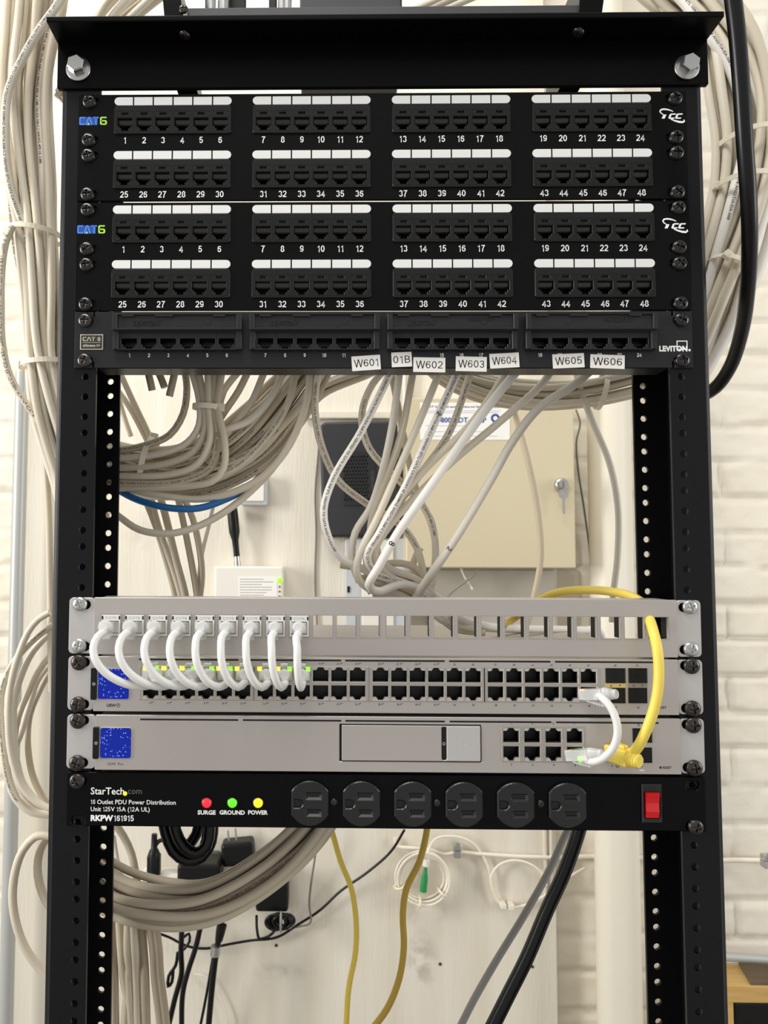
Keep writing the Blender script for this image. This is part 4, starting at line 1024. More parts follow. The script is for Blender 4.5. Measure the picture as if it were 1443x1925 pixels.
# ---- bundles
GA = 'cream cables in the bundle hanging left of the rack'
bundle([(86, -70, 120, 30), (74, 0, 120, 29), (60, 110, 118, 25), (56, 210, 116, 24), (60, 330, 114, 23), (68, 440, 112, 20), (80, 560, 112, 19), (88, 685, 112, 18), (108, 790, 114, 20), (140, 900, 118, 22), (165, 1000, 118, 22)], 21, 3.8, 'cream network cable in the tied bundle hanging left of the rack', GA, seed=1, swirl=1.2, jit=.5)
cable([(150, -60, 85), (108, 10, 84), (72, 60, 82), (38, 120, 82), (15, 175, 84), (10, 240, 86), (12, 300, 88), (22, 360, 92), (45, 430, 100), (60, 520, 104)], 3.9, cable_ms[2], 'stout cream cable crossing in front of the left bundle at the top left corner', prt=PRINTS[0])
cable([(24, 425, 92), (12, 452, 92), (4, 500, 92), (2, 575, 92), (5, 650, 94), (19, 707, 98), (48, 757, 102), (79, 800, 106), (108, 845, 110), (150, 890, 118)], 3.3, cable_ms[0], 'printed cream cable bowing outwards at the left picture edge below the tie', prt='CAT6 0150FT VERIFIED (ETL) 2304 AWN* ', pcap=3.2, pstart=2)
cable([(78, 690, 125), (80, 760, 126), (84, 840, 128), (91, 960, 130), (94, 1100, 130), (97, 1300, 130)], 3.2, cable_ms[1], 'cream cable dropping straight down beside the left rail')
tie(66, 442, 112, 49, -6, 'pale cable tie around the left bundle, upper one of two', depth=23, headpos=PI * 1.02)
tie(88, 687, 112, 48, 4, 'pale cable tie around the left bundle, lower one of two', depth=22, head=False)
GC = 'cream cables in the coil right of the rack'
bundle([(1255, -35, 150, 24), (1315, 12, 140, 24), (1385, 95, 132, 25), (1418, 200, 128, 26), (1424, 300, 126, 24), (1405, 400, 126, 24), (1375, 495, 130, 25), (1345, 590, 134, 22), (1318, 665, 138, 15), (1285, 730, 145, 14)], 17, 4.5, 'thick cream cable in the big coil right of the rack', GC, seed=7, swirl=1.0, jit=.5, prob=.15, mats=[cable_ms[0], cable_ms[2], cable_ms[1], cable_white])
bundle([(1300, -20, 150, 10), (1325, 70, 140, 10), (1345, 170, 132, 10), (1362, 270, 128, 9), (1358, 350, 128, 9), (1335, 440, 130, 10), (1310, 520, 138, 10)], 5, 4.2, 'thick cream cable on the inner side of the coil right of the rack', 'inner cables of the right coil', seed=9, prob=.3)
tie(1400, 268, 126, 52, 8, 'pale cable tie around the right coil, uppermost of three', depth=31, head=False)
tie(1392, 352, 126, 52, 3, 'pale cable tie around the right coil, middle one of three', depth=31, headpos=PI * 1.05)
tie(1366, 520, 130, 46, -42, 'pale cable tie slanting across the right coil, lowest of three', depth=34, headpos=PI * 1.25)
cable([(1372, -40, -70), (1384, 60, -66), (1392, 160, -60), (1399, 270, -50), (1406, 370, -36), (1408, 460, -15), (1404, 545, 15), (1394, 620, 50), (1372, 690, 85), (1345, 728, 105), (1310, 748, 125), (1270, 760, 140)], 5.9, black_cable, 'thick black cable hanging in front of the right coil and turning behind the rail', name='power_cable')
GT = 'cream cables running over the top left of the rack'
bundle([(330, -60, 130, 20), (262, -5, 130, 18), (215, 40, 130, 17), (175, 110, 130, 14), (120, 190, 130, 12)], 8, 3.4, 'cream cable slanting behind the top left corner of the rack', GT, seed=4, prob=.1)
bundle([(1190, -40, 160, 14), (1240, 0, 158, 14), (1300, 40, 156, 12), (1330, 90, 150, 10)], 5, 3.6, 'cream cable slanting behind the top right corner of the rack', 'cream cables over the top right of the rack', seed=5, prob=.1)
# crescent behind the panels, left
GB = 'cream cables in the crescent bundle under the patch panels'
bundle([(150, 840, 108, 17), (225, 872, 106, 22), (310, 887, 104, 25), (400, 872, 100, 28), (475, 828, 96, 29), (540, 755, 92, 24), (585, 690, 88, 17), (620, 620, 84, 12)], 30, 3.1, 'cream network cable in the sagging bundle below the patch panels on the left', GB, seed=21, swirl=1.1, jit=.45, prob=.5, mats=cable_ms, flat=.8)
for i, (pts, mi) in enumerate((
    ([(346, 690, 70), (351, 730, 70), (344, 778, 72), (318, 818, 76), (270, 838, 80), (222, 846, 84), (150, 840, 92)], 3),
    ([(372, 690, 66), (383, 760, 64), (384, 810, 62), (362, 850, 66), (310, 872, 72), (222, 880, 80), (150, 878, 92)], 1),
    ([(390, 690, 64), (392, 765, 62), (394, 830, 58), (372, 872, 62), (320, 892, 70), (222, 895, 80), (150, 890, 92)], 0),
    ([(404, 690, 66), (401, 768, 64), (408, 830, 62), (396, 880, 62), (340, 905, 68), (222, 908, 80), (150, 900, 92)], 3),
    ([(358, 690, 68), (374, 750, 66), (374, 800, 64), (352, 832, 68), (305, 852, 74), (222, 862, 82), (150, 860, 92)], 2),
    ([(418, 690, 66), (409, 765, 62), (422, 830, 56), (420, 880, 56), (398, 905, 60), (330, 915, 70), (222, 918, 82)], 1))):
    cable(pts, 3.2, cable_ms[mi], 'cream cable dropping through the small tie and joining the left crescent bundle', group='cables dropping into the left crescent', prt=PRINTS[i % 4] if i in (0, 3) else None)
for i, (pts, mi) in enumerate((
    ([(470, 690, 70), (448, 735, 72), (415, 785, 76), (385, 850, 82)], 3), ([(500, 690, 72), (470, 760, 72), (430, 810, 70), (390, 870, 76)], 0),
    ([(535, 690, 70), (510, 745, 68), (470, 790, 66), (410, 812, 66)], 2), ([(558, 690, 66), (540, 760, 62), (495, 830, 60), (440, 880, 62), (360, 910, 70)], 1),
    ([(585, 690, 62), (572, 770, 58), (535, 850, 56), (480, 905, 60), (380, 938, 74), (222, 915, 84)], 0), ([(455, 690, 72), (420, 735, 74), (412, 765, 80)], 2))):
    cable(pts, 3.2, cable_ms[mi], 'cream cable fanning up from the left crescent bundle to the patch panels', group='cables fanning up from the left crescent', prt=PRINTS[(i + 1) % 4] if i % 2 else None)
for i, pts in enumerate((([(268, 655, 55), (276, 690, 60), (281, 712, 60), (286, 734, 62)]), ([(288, 655, 55), (294, 690, 62), (303, 712, 62), (309, 728, 62)]), ([(336, 655, 55), (330, 690, 60), (325, 715, 60), (318, 745, 62)]))):
    cable(pts, 3.2, cable_dk, 'short cut cable end poking out below the patch panels, %s of three' % ('leftmost', 'middle', 'rightmost')[i], name='cable_end')
tie(390, 766, 66, 26, -4, 'pale cable tie gathering the dropping cables below the charcoal panel', depth=9, headpos=PI * 1.9)
tie(279, 872, 98, 50, 78, 'pale cable tie standing upright around the left crescent bundle', depth=24, headpos=PI * 1.98, w=5)
cable([(200, 905, 92), (222, 921, 88), (262, 941, 78), (320, 955, 70), (375, 955, 68), (425, 938, 74), (468, 915, 92), (515, 860, 128), (570, 780, 135), (640, 715, 130), (720, 680, 124)], 3.1, cblue_m, 'blue network cable along the underside of the left crescent bundle')
cable([(180, 940, 96), (222, 970, 88), (262, 996, 82), (318, 1003, 78), (375, 988, 76), (430, 957, 76), (480, 915, 80), (520, 870, 86), (560, 800, 92)], 3.2, cable_ms[0], 'lone cream cable sagging lowest below the left crescent bundle')
for i, (pts, r, mt) in enumerate((
    ([(226, 702, 150), (250, 755, 150), (283, 826, 150), (300, 880, 150)], 3.0, 3), ([(222, 735, 155), (243, 765, 155), (270, 815, 155), (300, 880, 155)], 3.0, 1), ([(218, 730, 160), (232, 780, 160), (246, 820, 160)], 2.6, 0),
    ([(262, 915, 140), (275, 945, 140), (297, 1003, 140), (318, 1075, 142), (330, 1125, 142), (335, 1160, 142)], 3.1, 3), ([(282, 925, 140), (295, 980, 138), (322, 1060, 138), (341, 1125, 138), (345, 1160, 140)], 3.1, 1),
    ([(300, 930, 136), (312, 975, 134), (330, 1050, 134), (349, 1125, 136), (352, 1160, 138)], 3.6, 3), ([(335, 940, 138), (345, 985, 138), (360, 1060, 138), (371, 1125, 138), (375, 1160, 138)], 3.2, 3),
    ([(345, 935, 140), (362, 975, 140), (376, 1040, 140), (379, 1085, 140), (374, 1130, 140)], 3.2, 1), ([(402, 945, 150), (393, 985, 150), (378, 1050, 150), (370, 1130, 150)], 2.0, 0))):
    cable(pts, r, cable_ms[mt] if i != 8 else cable_white, 'cream cable behind the left rail edge leading up to the crescent' if i < 3 else 'cream cable falling from the left crescent bundle behind the silver panel', group='cables above the crescent tie' if i < 3 else 'cables falling behind the silver panel')
# fan of cables in the middle
FAN = [
 ([(600, 690, 60), (593, 730, 62), (592, 775, 66), (604, 838, 72), (635, 903, 80), (690, 948, 90), (755, 990, 98), (783, 1030, 100), (795, 1075, 104), (800, 1130, 110), (828, 1165, 116), (890, 1182, 118)], 3.3, cable_ms[2], 1, 'far left of the middle fan, bowing beside the black router'),
 ([(738, 690, 40), (722, 725, 40), (678, 812, 40), (626, 900, 42), (608, 960, 44), (617, 1010, 50), (640, 1048, 60), (676, 1067, 72), (720, 1086, 84), (770, 1100, 96), (830, 1160, 110), (880, 1176, 125), (960, 1184, 200), (1070, 1184, 270), (1105, 1192, 330), (1112, 1260, 350)], 3.3, cable_white, 3, 'pale, bowing furthest left in front of the black router grille'),
 ([(728, 690, 70), (700, 722, 72), (682, 765, 74), (681, 805, 76), (695, 845, 78), (725, 880, 82), (762, 915, 86), (800, 960, 92), (818, 1020, 96), (815, 1080, 100), (808, 1130, 106), (840, 1170, 114)], 3.2, cable_ms[2], 2, 'curling right behind the others over the router'),
 ([(752, 690, 56), (737, 800, 56), (715, 900, 58), (696, 955, 62), (668, 1000, 66), (661, 1040, 70), (670, 1082, 76), (694, 1108, 84), (735, 1117, 94), (800, 1140, 106), (860, 1172, 116)], 3.2, cable_grey, None, 'under the 01B sticker'),
 ([(778, 690, 60), (752, 825, 58), (727, 895, 58), (700, 970, 60), (695, 1010, 66), (688, 1050, 74), (700, 1090, 84), (760, 1105, 96), (840, 1160, 112)], 3.2, cable_ms[0], None, 'third from the left under the W602 sticker'),
 ([(830, 690, 52), (787, 795, 50), (750, 880, 50), (706, 980, 52), (676, 1040, 58), (670, 1078, 66), (690, 1105, 78), (740, 1112, 92), (830, 1165, 110)], 3.2, cable_ms[2], None, 'under the W602 sticker corner, straight and slanting'),
 ([(865, 690, 48), (812, 805, 44), (762, 915, 42), (715, 1000, 46), (690, 1045, 56), (706, 1078, 72), (770, 1100, 92), (838, 1160, 110)], 3.5, cable_white, 0, 'carrying dark print down the centre of the middle fan'),
 ([(888, 690, 58), (843, 815, 58), (787, 895, 58), (730, 975, 60), (707, 1028, 66), (728, 1066, 78), (788, 1092, 94), (850, 1165, 112)], 3.2, cable_grey, 2, 'below the W603 sticker'),
 ([(960, 690, 50), (884, 798, 48), (812, 868, 46), (752, 935, 48), (712, 1000, 54), (702, 1040, 62), (722, 1085, 80), (800, 1115, 102)], 3.3, cable_ms[0], None, 'below the W604 sticker, left one of two'),
 ([(978, 690, 44), (922, 758, 40), (842, 868, 36), (787, 945, 34), (745, 1006, 38), (712, 1065, 44), (693, 1100, 52), (710, 1112, 66), (760, 1098, 86), (820, 1122, 104), (860, 1160, 112), (910, 1176, 130), (990, 1182, 190), (1090, 1184, 260), (1130, 1192, 330), (1142, 1260, 350)], 3.7, cable_white, None, 'brightest, marked with an 8 near its low end'),
 ([(1040, 690, 58), (1020, 720, 57), (940, 792, 54), (856, 862, 52), (787, 928, 52), (730, 990, 56), (704, 1040, 64), (730, 1080, 80), (790, 1110, 100)], 3.3, cable_ms[2], None, 'between the W604 and W605 stickers'),
 ([(1118, 690, 56), (1080, 722, 54), (1012, 768, 50), (962, 832, 46), (922, 903, 44), (862, 1003, 46), (812, 1078, 60), (785, 1118, 84), (770, 1150, 100)], 3.7, cable_grey, None, 'longest slanting one in front of the beige enclosure'),
]
def marker(o, pts, r, px, py, s, cap):
    pl = spline([P(*p) for p in pts], 6.0); acc = 0; best = (1e9, 0)
    for i, p in enumerate(pl):
        if i: acc += (p - pl[i - 1]).length
        c = ROT.transposed() @ (p - CAM); x = PPX - F_PX * c.x / c.z; y = 962.5 + F_PX * c.y / c.z
        best = min(best, (math.hypot(x - px, y - py), acc))
    t = MB(); ring_text(t, pl, r + .1, s, cap, best[1] - cap * .3); o2 = t.build('marker_figure', marker_m, o, recalc=False); o2['label'] = 'black marker figure'
for k, (pts, r, mt, pr, where) in enumerate(FAN):
    o = cable(pts, r, mt, 'cable of the middle fan, ' + where, prt=PRINTS[pr] if pr is not None else None)
    if k == 9: marker(o, pts, r, 742, 1018, '8', 5.6)
    if k == 11: marker(o, pts, r, 845, 1028, '2', 4.6)
    if k == 6: marker(o, pts, r, 818, 775, '2', 4.6)
for i, (pts, mt) in enumerate((
    ([(640, 1062, 90), (690, 1068, 86), (740, 1058, 90), (778, 1066, 96), (800, 1098, 104)], 1), ([(668, 1090, 96), (712, 1080, 92), (760, 1085, 96), (805, 1118, 106), (860, 1168, 116)], 3),
    ([(690, 1112, 98), (735, 1096, 96), (782, 1092, 100), (830, 1130, 110), (870, 1176, 118)], 0), ([(700, 1120, 104), (760, 1112, 104), (800, 1128, 108), (850, 1180, 118), (910, 1190, 124)], 1),
    ([(790, 1030, 112), (776, 1060, 112), (786, 1100, 114), (800, 1135, 116), (850, 1170, 120)], 0), ([(735, 702, 120), (785, 930, 120), (812, 985, 118), (818, 1040, 118), (812, 1100, 118)], 1))):
    cable(pts, 3.2, cable_ms[mt], 'cable in the knot where the middle fan gathers behind the silver panel', group='cables in the knot of the middle fan')
cable([(925, 660, 150), (940, 705, 250), (955, 745, 380), (968, 780, 420), (995, 880, 420), (1012, 975, 420), (1016, 1050, 420), (1003, 1125, 420), (990, 1180, 420)], 4.0, cable_tan, 'thin tan cable hanging in front of the beige enclosure')
cable([(1080, 690, 130), (1090, 730, 130), (1112, 790, 130), (1145, 870, 130), (1161, 955, 130), (1160, 1050, 130), (1152, 1120, 130), (1150, 1170, 130)], 3.0, cable_grey, 'pale grey cable hanging just left of the right rail')
# crescent at the right behind the panel
bundle([(780, 660, 140, 8), (850, 706, 138, 11), (930, 733, 136, 13), (1020, 744, 134, 14), (1110, 738, 132, 14), (1200, 718, 130, 13), (1290, 690, 130, 12)], 11, 3.2, 'cream cable in the sagging bundle below the charcoal panel on the right', 'cream cables in the right crescent bundle', seed=33, prob=.35, flat=.8)
tie(1129, 735, 132, 34, 78, 'pale cable tie around the right crescent bundle', depth=14, head=False)
bundle([(560, 770, 130, 6), (610, 728, 128, 7), (680, 700, 126, 7), (760, 660, 126, 7)], 5, 3.1, 'cream cable sweeping up right of the left crescent bundle', 'cables sweeping up beside the left crescent', seed=12, prob=.3)
# loops left of the rack
for i, pts in enumerate((
    [(390, 215), (300, 270), (220, 370), (160, 510), (105, 680), (75, 850), (65, 1050), (75, 1250), (110, 1420), (170, 1580), (280, 1700), (400, 1760)],
    [(420, 310), (390, 330), (230, 460), (120, 590), (40, 740), (5, 900), (8, 1100), (32, 1330), (66, 1530), (140, 1690), (250, 1780), (370, 1800), (430, 1800)],
    [(420, 355), (390, 380), (260, 520), (180, 680), (122, 870), (106, 1050), (128, 1350), (178, 1550), (280, 1690), (370, 1750), (430, 1775)],
    [(420, 530), (390, 560), (300, 680), (220, 850), (142, 1040), (112, 1230), (110, 1420), (160, 1600), (270, 1740), (400, 1790)],
    [(420, 590), (390, 620), (290, 760), (230, 950), (170, 1150), (95, 1340), (68, 1480), (86, 1610), (160, 1730), (260, 1795), (400, 1812)],
    [(420, 640), (385, 690), (310, 830), (240, 1000), (218, 1150), (226, 1340), (262, 1510), (350, 1690), (420, 1770)])):
    cable([(p[0] * .239, 1100 + p[1] * .239, 120 + i * 8) for p in pts], 3.15, cable_ms[(0, 0, 2, 1, 2, 3)[i]], 'cream cable looping out left of the rack beside the silver units', group='cable loops left of the silver units', prt=PRINTS[i % 4] if i == 1 else None)
cable([(x / 5, 1540 + y / 5, 125) for x, y in ((480, 160), (420, 150), (330, 165), (215, 290), (145, 480), (118, 720), (145, 950), (222, 1180), (330, 1350), (430, 1460), (520, 1540))], 3.9, cable_ms[1], 'big cream cable loop left of the rack below the power strip, outer one')
cable([(x / 5, 1540 + y / 5, 135) for x, y in ((480, 120), (430, 185), (372, 300), (352, 450), (372, 610), (430, 760), (500, 860))], 3.9, cable_ms[3], 'smaller cream cable loop left of the rack below the power strip, inner one')
# lower crescent and hanging cables
bundle([(140, 1620, 110, 18), (215, 1678, 106, 19), (300, 1700, 100, 19), (390, 1696, 94, 18), (480, 1655, 90, 18), (550, 1602, 88, 18), (600, 1545, 88, 16), (630, 1490, 92, 14)], 17, 3.85, 'putty coloured cable in the sagging bundle below the power strip', 'cables in the lower crescent bundle', seed=41, swirl=1.0, jit=.4, prob=.3, mats=[cable_dk, cable_ms[3], cable_dk, cable_ms[1]])
for i, (a, b, c) in enumerate(((205, 214, 216), (222, 232, 250), (246, 255, 258), (262, 272, 275), (275, 291, 302), (240, 243, 235), (228, 240, 246), (285, 300, 312))):
    cable([(a - 12, 1660, 118 - 3 * (i % 3)), (a, 1705, 112 - 3 * (i % 3)), (b - 3, 1780, 110 - 3 * (i % 3)), (b, 1830, 110), (c, 1930, 110), (c + 2, 1990, 110)], 3.9, [cable_dk, cable_ms[3], cable_ms[1], cable_dk][i % 4], 'putty coloured cable hanging down from the lower crescent bundle', group='cables hanging from the lower crescent')
cable([(214, 1545, 150), (232, 1572, 150), (247, 1605, 148), (256, 1650, 140), (262, 1690, 130)], 3.6, cable_ms[3], 'single cream cable running from behind the left rail into the lower bundle')
cable([(214, 1570, 160), (222, 1620, 160), (232, 1660, 155)], 1.6, cable_white, 'thin white cable behind the left rail below the power strip')
# yellow, grey and black leads below
cable([(618, 1545, 150), (627, 1575, 150), (640, 1620, 150), (660, 1670, 150), (669, 1730, 150), (668, 1790, 150), (655, 1860, 150), (650, 1940, 150)], 2.7, yel_m, 'bright yellow cable hanging below the power strip, left of two')
cable([(804, 1545, 150), (801, 1568, 150), (788, 1620, 150), (764, 1670, 150), (757, 1720, 150), (759, 1780, 150), (750, 1840, 150), (728, 1895, 150), (695, 1940, 150)], 3.1, yel2_m, 'darker yellow cable hanging below the power strip, right of two')
cable([(1078, 1540, 200), (1062, 1570, 200), (1030, 1640, 200), (985, 1720, 200), (930, 1810, 200), (890, 1880, 200), (855, 1950, 200)], 3.6, greyc_m, 'grey cable slanting down left beside the thick black one')
cable([(1096, 1530, 130), (1085, 1570, 130), (1060, 1640, 128), (1028, 1710, 126), (990, 1800, 124), (955, 1870, 122), (915, 1950, 120)], 6.3, black_cable, 'thick black power cable slanting down below the power strip', name='power_cable')
# coiled black power cord right under the strip
for pts in ([(304, 1530, 100), (311, 1565, 98), (325, 1600, 96), (352, 1618, 95), (380, 1611, 96), (397, 1582, 98), (401, 1530, 100)], [(314, 1530, 112), (320, 1570, 110), (338, 1600, 108), (362, 1610, 108), (382, 1597, 108), (390, 1560, 110), (388, 1530, 112)],
            [(325, 1530, 90), (330, 1562, 88), (346, 1592, 86), (368, 1604, 86), (388, 1590, 87), (394, 1558, 88), (394, 1530, 90)], [(376, 1530, 124), (369, 1568, 122), (350, 1592, 120), (330, 1602, 118), (316, 1580, 118), (308, 1530, 120)]):
    cable(pts, 5.0, black_cable, 'black coiled power cord hanging just under the power strip', name='power_cable', group='loops of the coiled power cord')
# ------------------------------------------------------------------ things on the wall
WB = 676.0                                         # face of the painted board
def wallthing(name, label, cat, px, py, Y=WB, rot=0.0):
    q = P(px, py, Y); return thing(name, label, cat, q * .001, (0, -math.radians(rot), 0)), q
def span(px0, px1, py0, py1, Y):
    a, b = P(px0, py0, Y), P(px1, py1, Y); return b.x - a.x, a.z - b.z
# beige enclosure with lock, key and notice
t, q = wallthing('wall_enclosure', 'beige metal enclosure with a lock and a white notice on the wall', 'enclosure', 920, 908)
w, h = span(760, 1080, 747, 1067, 590)
c = P(921, 907, 590); ox, oz = c.x - q.x, c.z - q.z
MB().box(ox - w / 2 + 1, ox + w / 2 - 1, -74, -.3, oz - h / 2 + 1, oz + h / 2 - 1, bev=1.5).build('body', box_m, t)
mb = MB(); mb.plate([rrect(ox - w / 2, ox + w / 2, oz - h / 2, oz + h / 2, 2)], -86, -72, chamfer=1.6); d = mb.build('door', box_m, t)
a, b = P(789, 757, 590) - q, P(958, 827, 590) - q
nm = MB(); nm.plate([rect(a.x, b.x, b.z, a.z)], -86.6, -86.1)
W2 = b.x - a.x; H2 = a.z - b.z
text(nm, 'ADT Installed and Monitored Security System', a.x + W2 * .06, a.z - H2 * .11, H2 * .055, y=-86.75, m=1, align='l', width=W2 * .86, bold=.02)
for r_, (wd, yy) in enumerate(((.9, .22), (.88, .27), (.5, .62), (.7, .78), (.86, .9))): nm.box(a.x + W2 * .06, a.x + W2 * wd, -86.7, -86.6, a.z - H2 * yy - .5, a.z - H2 * yy + .3, 2)
text(nm, '1-800-ADT-ASAP', a.x + W2 * .46, a.z - H2 * .47, H2 * .13, y=-86.75, m=1, width=W2 * .56, bold=.03)
nm.plate([circ(b.x - W2 * .16, a.z - H2 * .42, H2 * .12, 24), circ(b.x - W2 * .16, a.z - H2 * .42, H2 * .06, 18)], -86.75, -86.6, 1)
o = nm.build('notice', [paper_m, mk('notice blue', '2c4a94', .5), mk('notice grey', 'a9adb4', .6)], d); o['label'] = 'white paper notice with blue lettering'
k = P(1055, 911, 586) - q
lk = MB(); lk.lathe([(10.5, 0), (10.5, -5), (9, -8), (6.5, -9), (.1, -9.5)], 24, M=Matrix.Translation((k.x, -86, k.z))); lk.build('lock', steel_m, d)
ky = MB(); ky.box(-1.0, 1.0, -22, -9, -5, 5).plate([circ(0, -14, 7.5, 16), circ(0, -12, 2.6, 12)], -14.5, -12.5).box(-1.8, 1.8, -14.3, -12.7, -44, -20).plate([circ(0, 1, 7, 14)], -16.5, -14.8)
kk = tag(ky.build('key', steel_m, None, q + Vector((k.x, -86, k.z - 1))), 'key hanging from the lock of the beige enclosure', 'key')
# lower grey enclosure
t, q = wallthing('wall_enclosure', 'smaller grey enclosure mounted below the beige one', 'enclosure', 925, 1130)
w, h = span(806, 1048, 1066, 1196, 640); c = P(927, 1131, 640) - q
MB().box(c.x - w / 2, c.x + w / 2, -34, -.3, c.z - h / 2, c.z + h / 2, bev=2).build('body', box2_m, t)
mb = MB(); mb.plate([rrect(c.x - w / 2 + 4, c.x + w / 2 - 4, c.z - h / 2 + 4, c.z + h / 2 - 4, 2)], -37, -33.5, chamfer=1).build('cover', box2_m, t)
cable([(905, 1060, 600), (885, 1085, 600), (862, 1102, 600), (840, 1122, 600), (820, 1160, 600)], 2.2, mk('dusty wire', '8c8474', .5), 'thin dusty wire hanging below the beige enclosure', name='wire')
cable([(866, 1068, 610), (876, 1090, 608), (888, 1108, 606)], 1.8, offw_m, 'short white wire end dangling below the beige enclosure', name='wire')
# black router
t, q = wallthing('router', 'black router with a honeycomb vent hanging on the board', 'router', 678, 900, WB, 1.5)
w, h = span(602, 748, 792, 1008, 640); c = P(676, 900, 640) - q
mb = MB(); mb.plate([rrect(c.x - w / 2, c.x + w / 2, c.z - h / 2, c.z + h / 2, 11, 5)], -42, -6, chamfer=4); mb.box(c.x - w / 2 + 12, c.x + w / 2 - 12, -6, -.4, c.z - h / 2 + 14, c.z + h / 2 - 14); r0 = mb.build('body', modem_m, t)
gw, gh = 26, 41; g0 = c.x - 1
hx = []
for j in range(-6, 7):
    for i in range(-4, 5):
        x = i * 4.6 + (2.3 if j % 2 else 0) - 5; z = j * 5.6
        if abs(x + 5) < 19: hx.append([(x + 1.9 * math.cos(PI / 3 * k + PI / 6), z + 2.3 * math.sin(PI / 3 * k + PI / 6)) for k in range(6)])
mb = MB(); mb.plate([rrect(-gw, gw, -gh - 2, gh + 2, 3)] + hx, -43.4, -42.2, chamfer=.3); mb.plate([rrect(-gw + .5, gw - .5, -gh, gh, 3)], -42.15, -42.05, 1)
vt = mb.build('vent_grille', [mk('vent plastic', '232427', .45), grille_m], t, (g0, 0, c.z)); 
mb = MB(); text(mb, 'NETGEAR', 0, 0, 4.2, y=0, width=32, bold=.02); o = mb.build('raised_lettering', mk('lettering grey', '46474b', .4), vt, (20.5, -43.5, -4), (0, -PI / 2, 0), recalc=False)
# white power brick like device under the router
t, q = wallthing('wall_plate', 'white wall plate with pale grey sides below the black router', 'wall plate', 712, 1075)
w, h = span(648, 772, 1013, 1190, 640); c = P(710, 1100, 640) - q
mb = MB(); mb.plate([rrect(c.x - w / 2, c.x + w / 2, c.z - h / 2, c.z + h / 2, 6)], -34, -.4, chamfer=2); b0 = mb.build('body', grey_pl, t)
mb = MB(); mb.plate([rrect(c.x - w * .24, c.x + w * .24, c.z - h / 2 + 3, c.z + h / 2 - 3, 3)], -37, -33.8, chamfer=1); mb.build('front_cover', offw_m, t)
mb = MB()
for px, py in ((764, 1046), (655, 1108)):
    k = P(px, py, 640) - q; mb.box(k.x - 2, k.x + 2, -36, -33.5, k.z - 5, k.z + 5, bev=.8)
mb.build('latch', black_pl, t)
# alarm transmitter with antenna
t, q = wallthing('alarm_transmitter', 'white alarm box with a black stub antenna and a green light', 'alarm box', 466, 1100)
w, h = span(403, 532, 1064, 1190, 645); c = P(467, 1127, 645) - q
MB().box(c.x - w / 2, c.x + w / 2, -30, -.4, c.z - h / 2, c.z + h / 2, bev=3).build('body', offw_m, t)
a, b = P(447, 1084, 643) - q, P(520, 1180, 643) - q
mb = MB(); mb.plate([rect(a.x, b.x, b.z, a.z)], -30.5, -30.1)
for k in range(14):
    g = random.Random(k); zz = a.z - 4 - k * 4.2; mb.box(a.x + 3, b.x - 3 - g.random() * 22, -30.6, -30.5, zz - .6, zz + .4, 1)
mb.build('paper_label', [paper_m, mk('label grey text', '8f8f90', .6)], t)
k = P(526, 1091, 643) - q; MB().lathe([(4.2, -29.5), (4.2, -31.5), (2, -32.5), (.1, -32.6)], 18, M=Matrix.Translation((k.x, 0, k.z))).build('status_light', led_g, t)['label'] = 'lit green status light'
mb = MB()
for j in range(4):
    k = P(525, 1103 + j * 9, 643) - q; mb.lathe([(1.5, -29.5), (1.5, -31), (.1, -31.4)], 10, M=Matrix.Translation((k.x, 0, k.z)))
mb.build('small_lights', mk('dull red lens', '8a3d34', .4), t)
a, m_, b = P(447, 1066, 655) - q, P(445, 1046, 655) - q, P(436, 955, 655) - q
mb = MB(); mb.tube([a, a.lerp(m_, .5), m_], 4.6, 14); mb.tube([a.lerp(m_, .2), a.lerp(m_, .5)], 6, 6); mb.build('antenna_connector', steel_m, t)
mb = MB(); ps = [m_.lerp(b, i / 6) for i in range(7)]; mb.tube(ps, [5.0, 5.0, 5.4, 8.6, 8.8, 8.8, 8.2], 16); mb.build('antenna', black_pl, t)
# junction box behind the crescent
t, q = wallthing('junction_box', 'pale grey junction box half hidden behind the left crescent bundle', 'junction box', 478, 925)
w, h = span(452, 502, 893, 950, 650); c = P(477, 921, 650) - q
MB().box(c.x - w / 2, c.x + w / 2, -24, -.4, c.z - h / 2, c.z + h / 2, bev=2.5).build('body', grey_pl, t)
MB().box(c.x - w / 2 + 5, c.x + w / 2 - 5, -27, -23.6, c.z - h / 2 + 6, c.z + h / 2 - 6, bev=1.5).build('cover', offw_m, t)
# thin wires stapled on the wall
wire_m = mk('thin grey wire', '7d766a', .5)
cable([(597, 1200, 672), (592, 1090, 673), (594, 1000, 673), (592, 930, 673), (598, 850, 673), (602, 800, 673)], 1.5, wire_m, 'thin grey wire running down the board left of the black router', name='wire')
cable([(1082, 770, 690), (1090, 795, 688), (1083, 830, 688), (1086, 880, 690), (1098, 960, 690), (1108, 1040, 690), (1110, 1130, 690), (1109, 1200, 690)], 1.5, wire_m, 'thin grey wire on the brick between the beige enclosure and the pipe', name='wire')
for i, (x, xx) in enumerate(((752, 750), (760, 759), (772, 772))):
    cable([(x, 690, 668), (xx, 760, 668), (xx - 2, 900, 668), (xx - 3, 1015, 668)], 2.6, offw_m, 'white wire on the board between router and beige enclosure, %s of three' % ('left', 'middle', 'right')[i], name='wire')
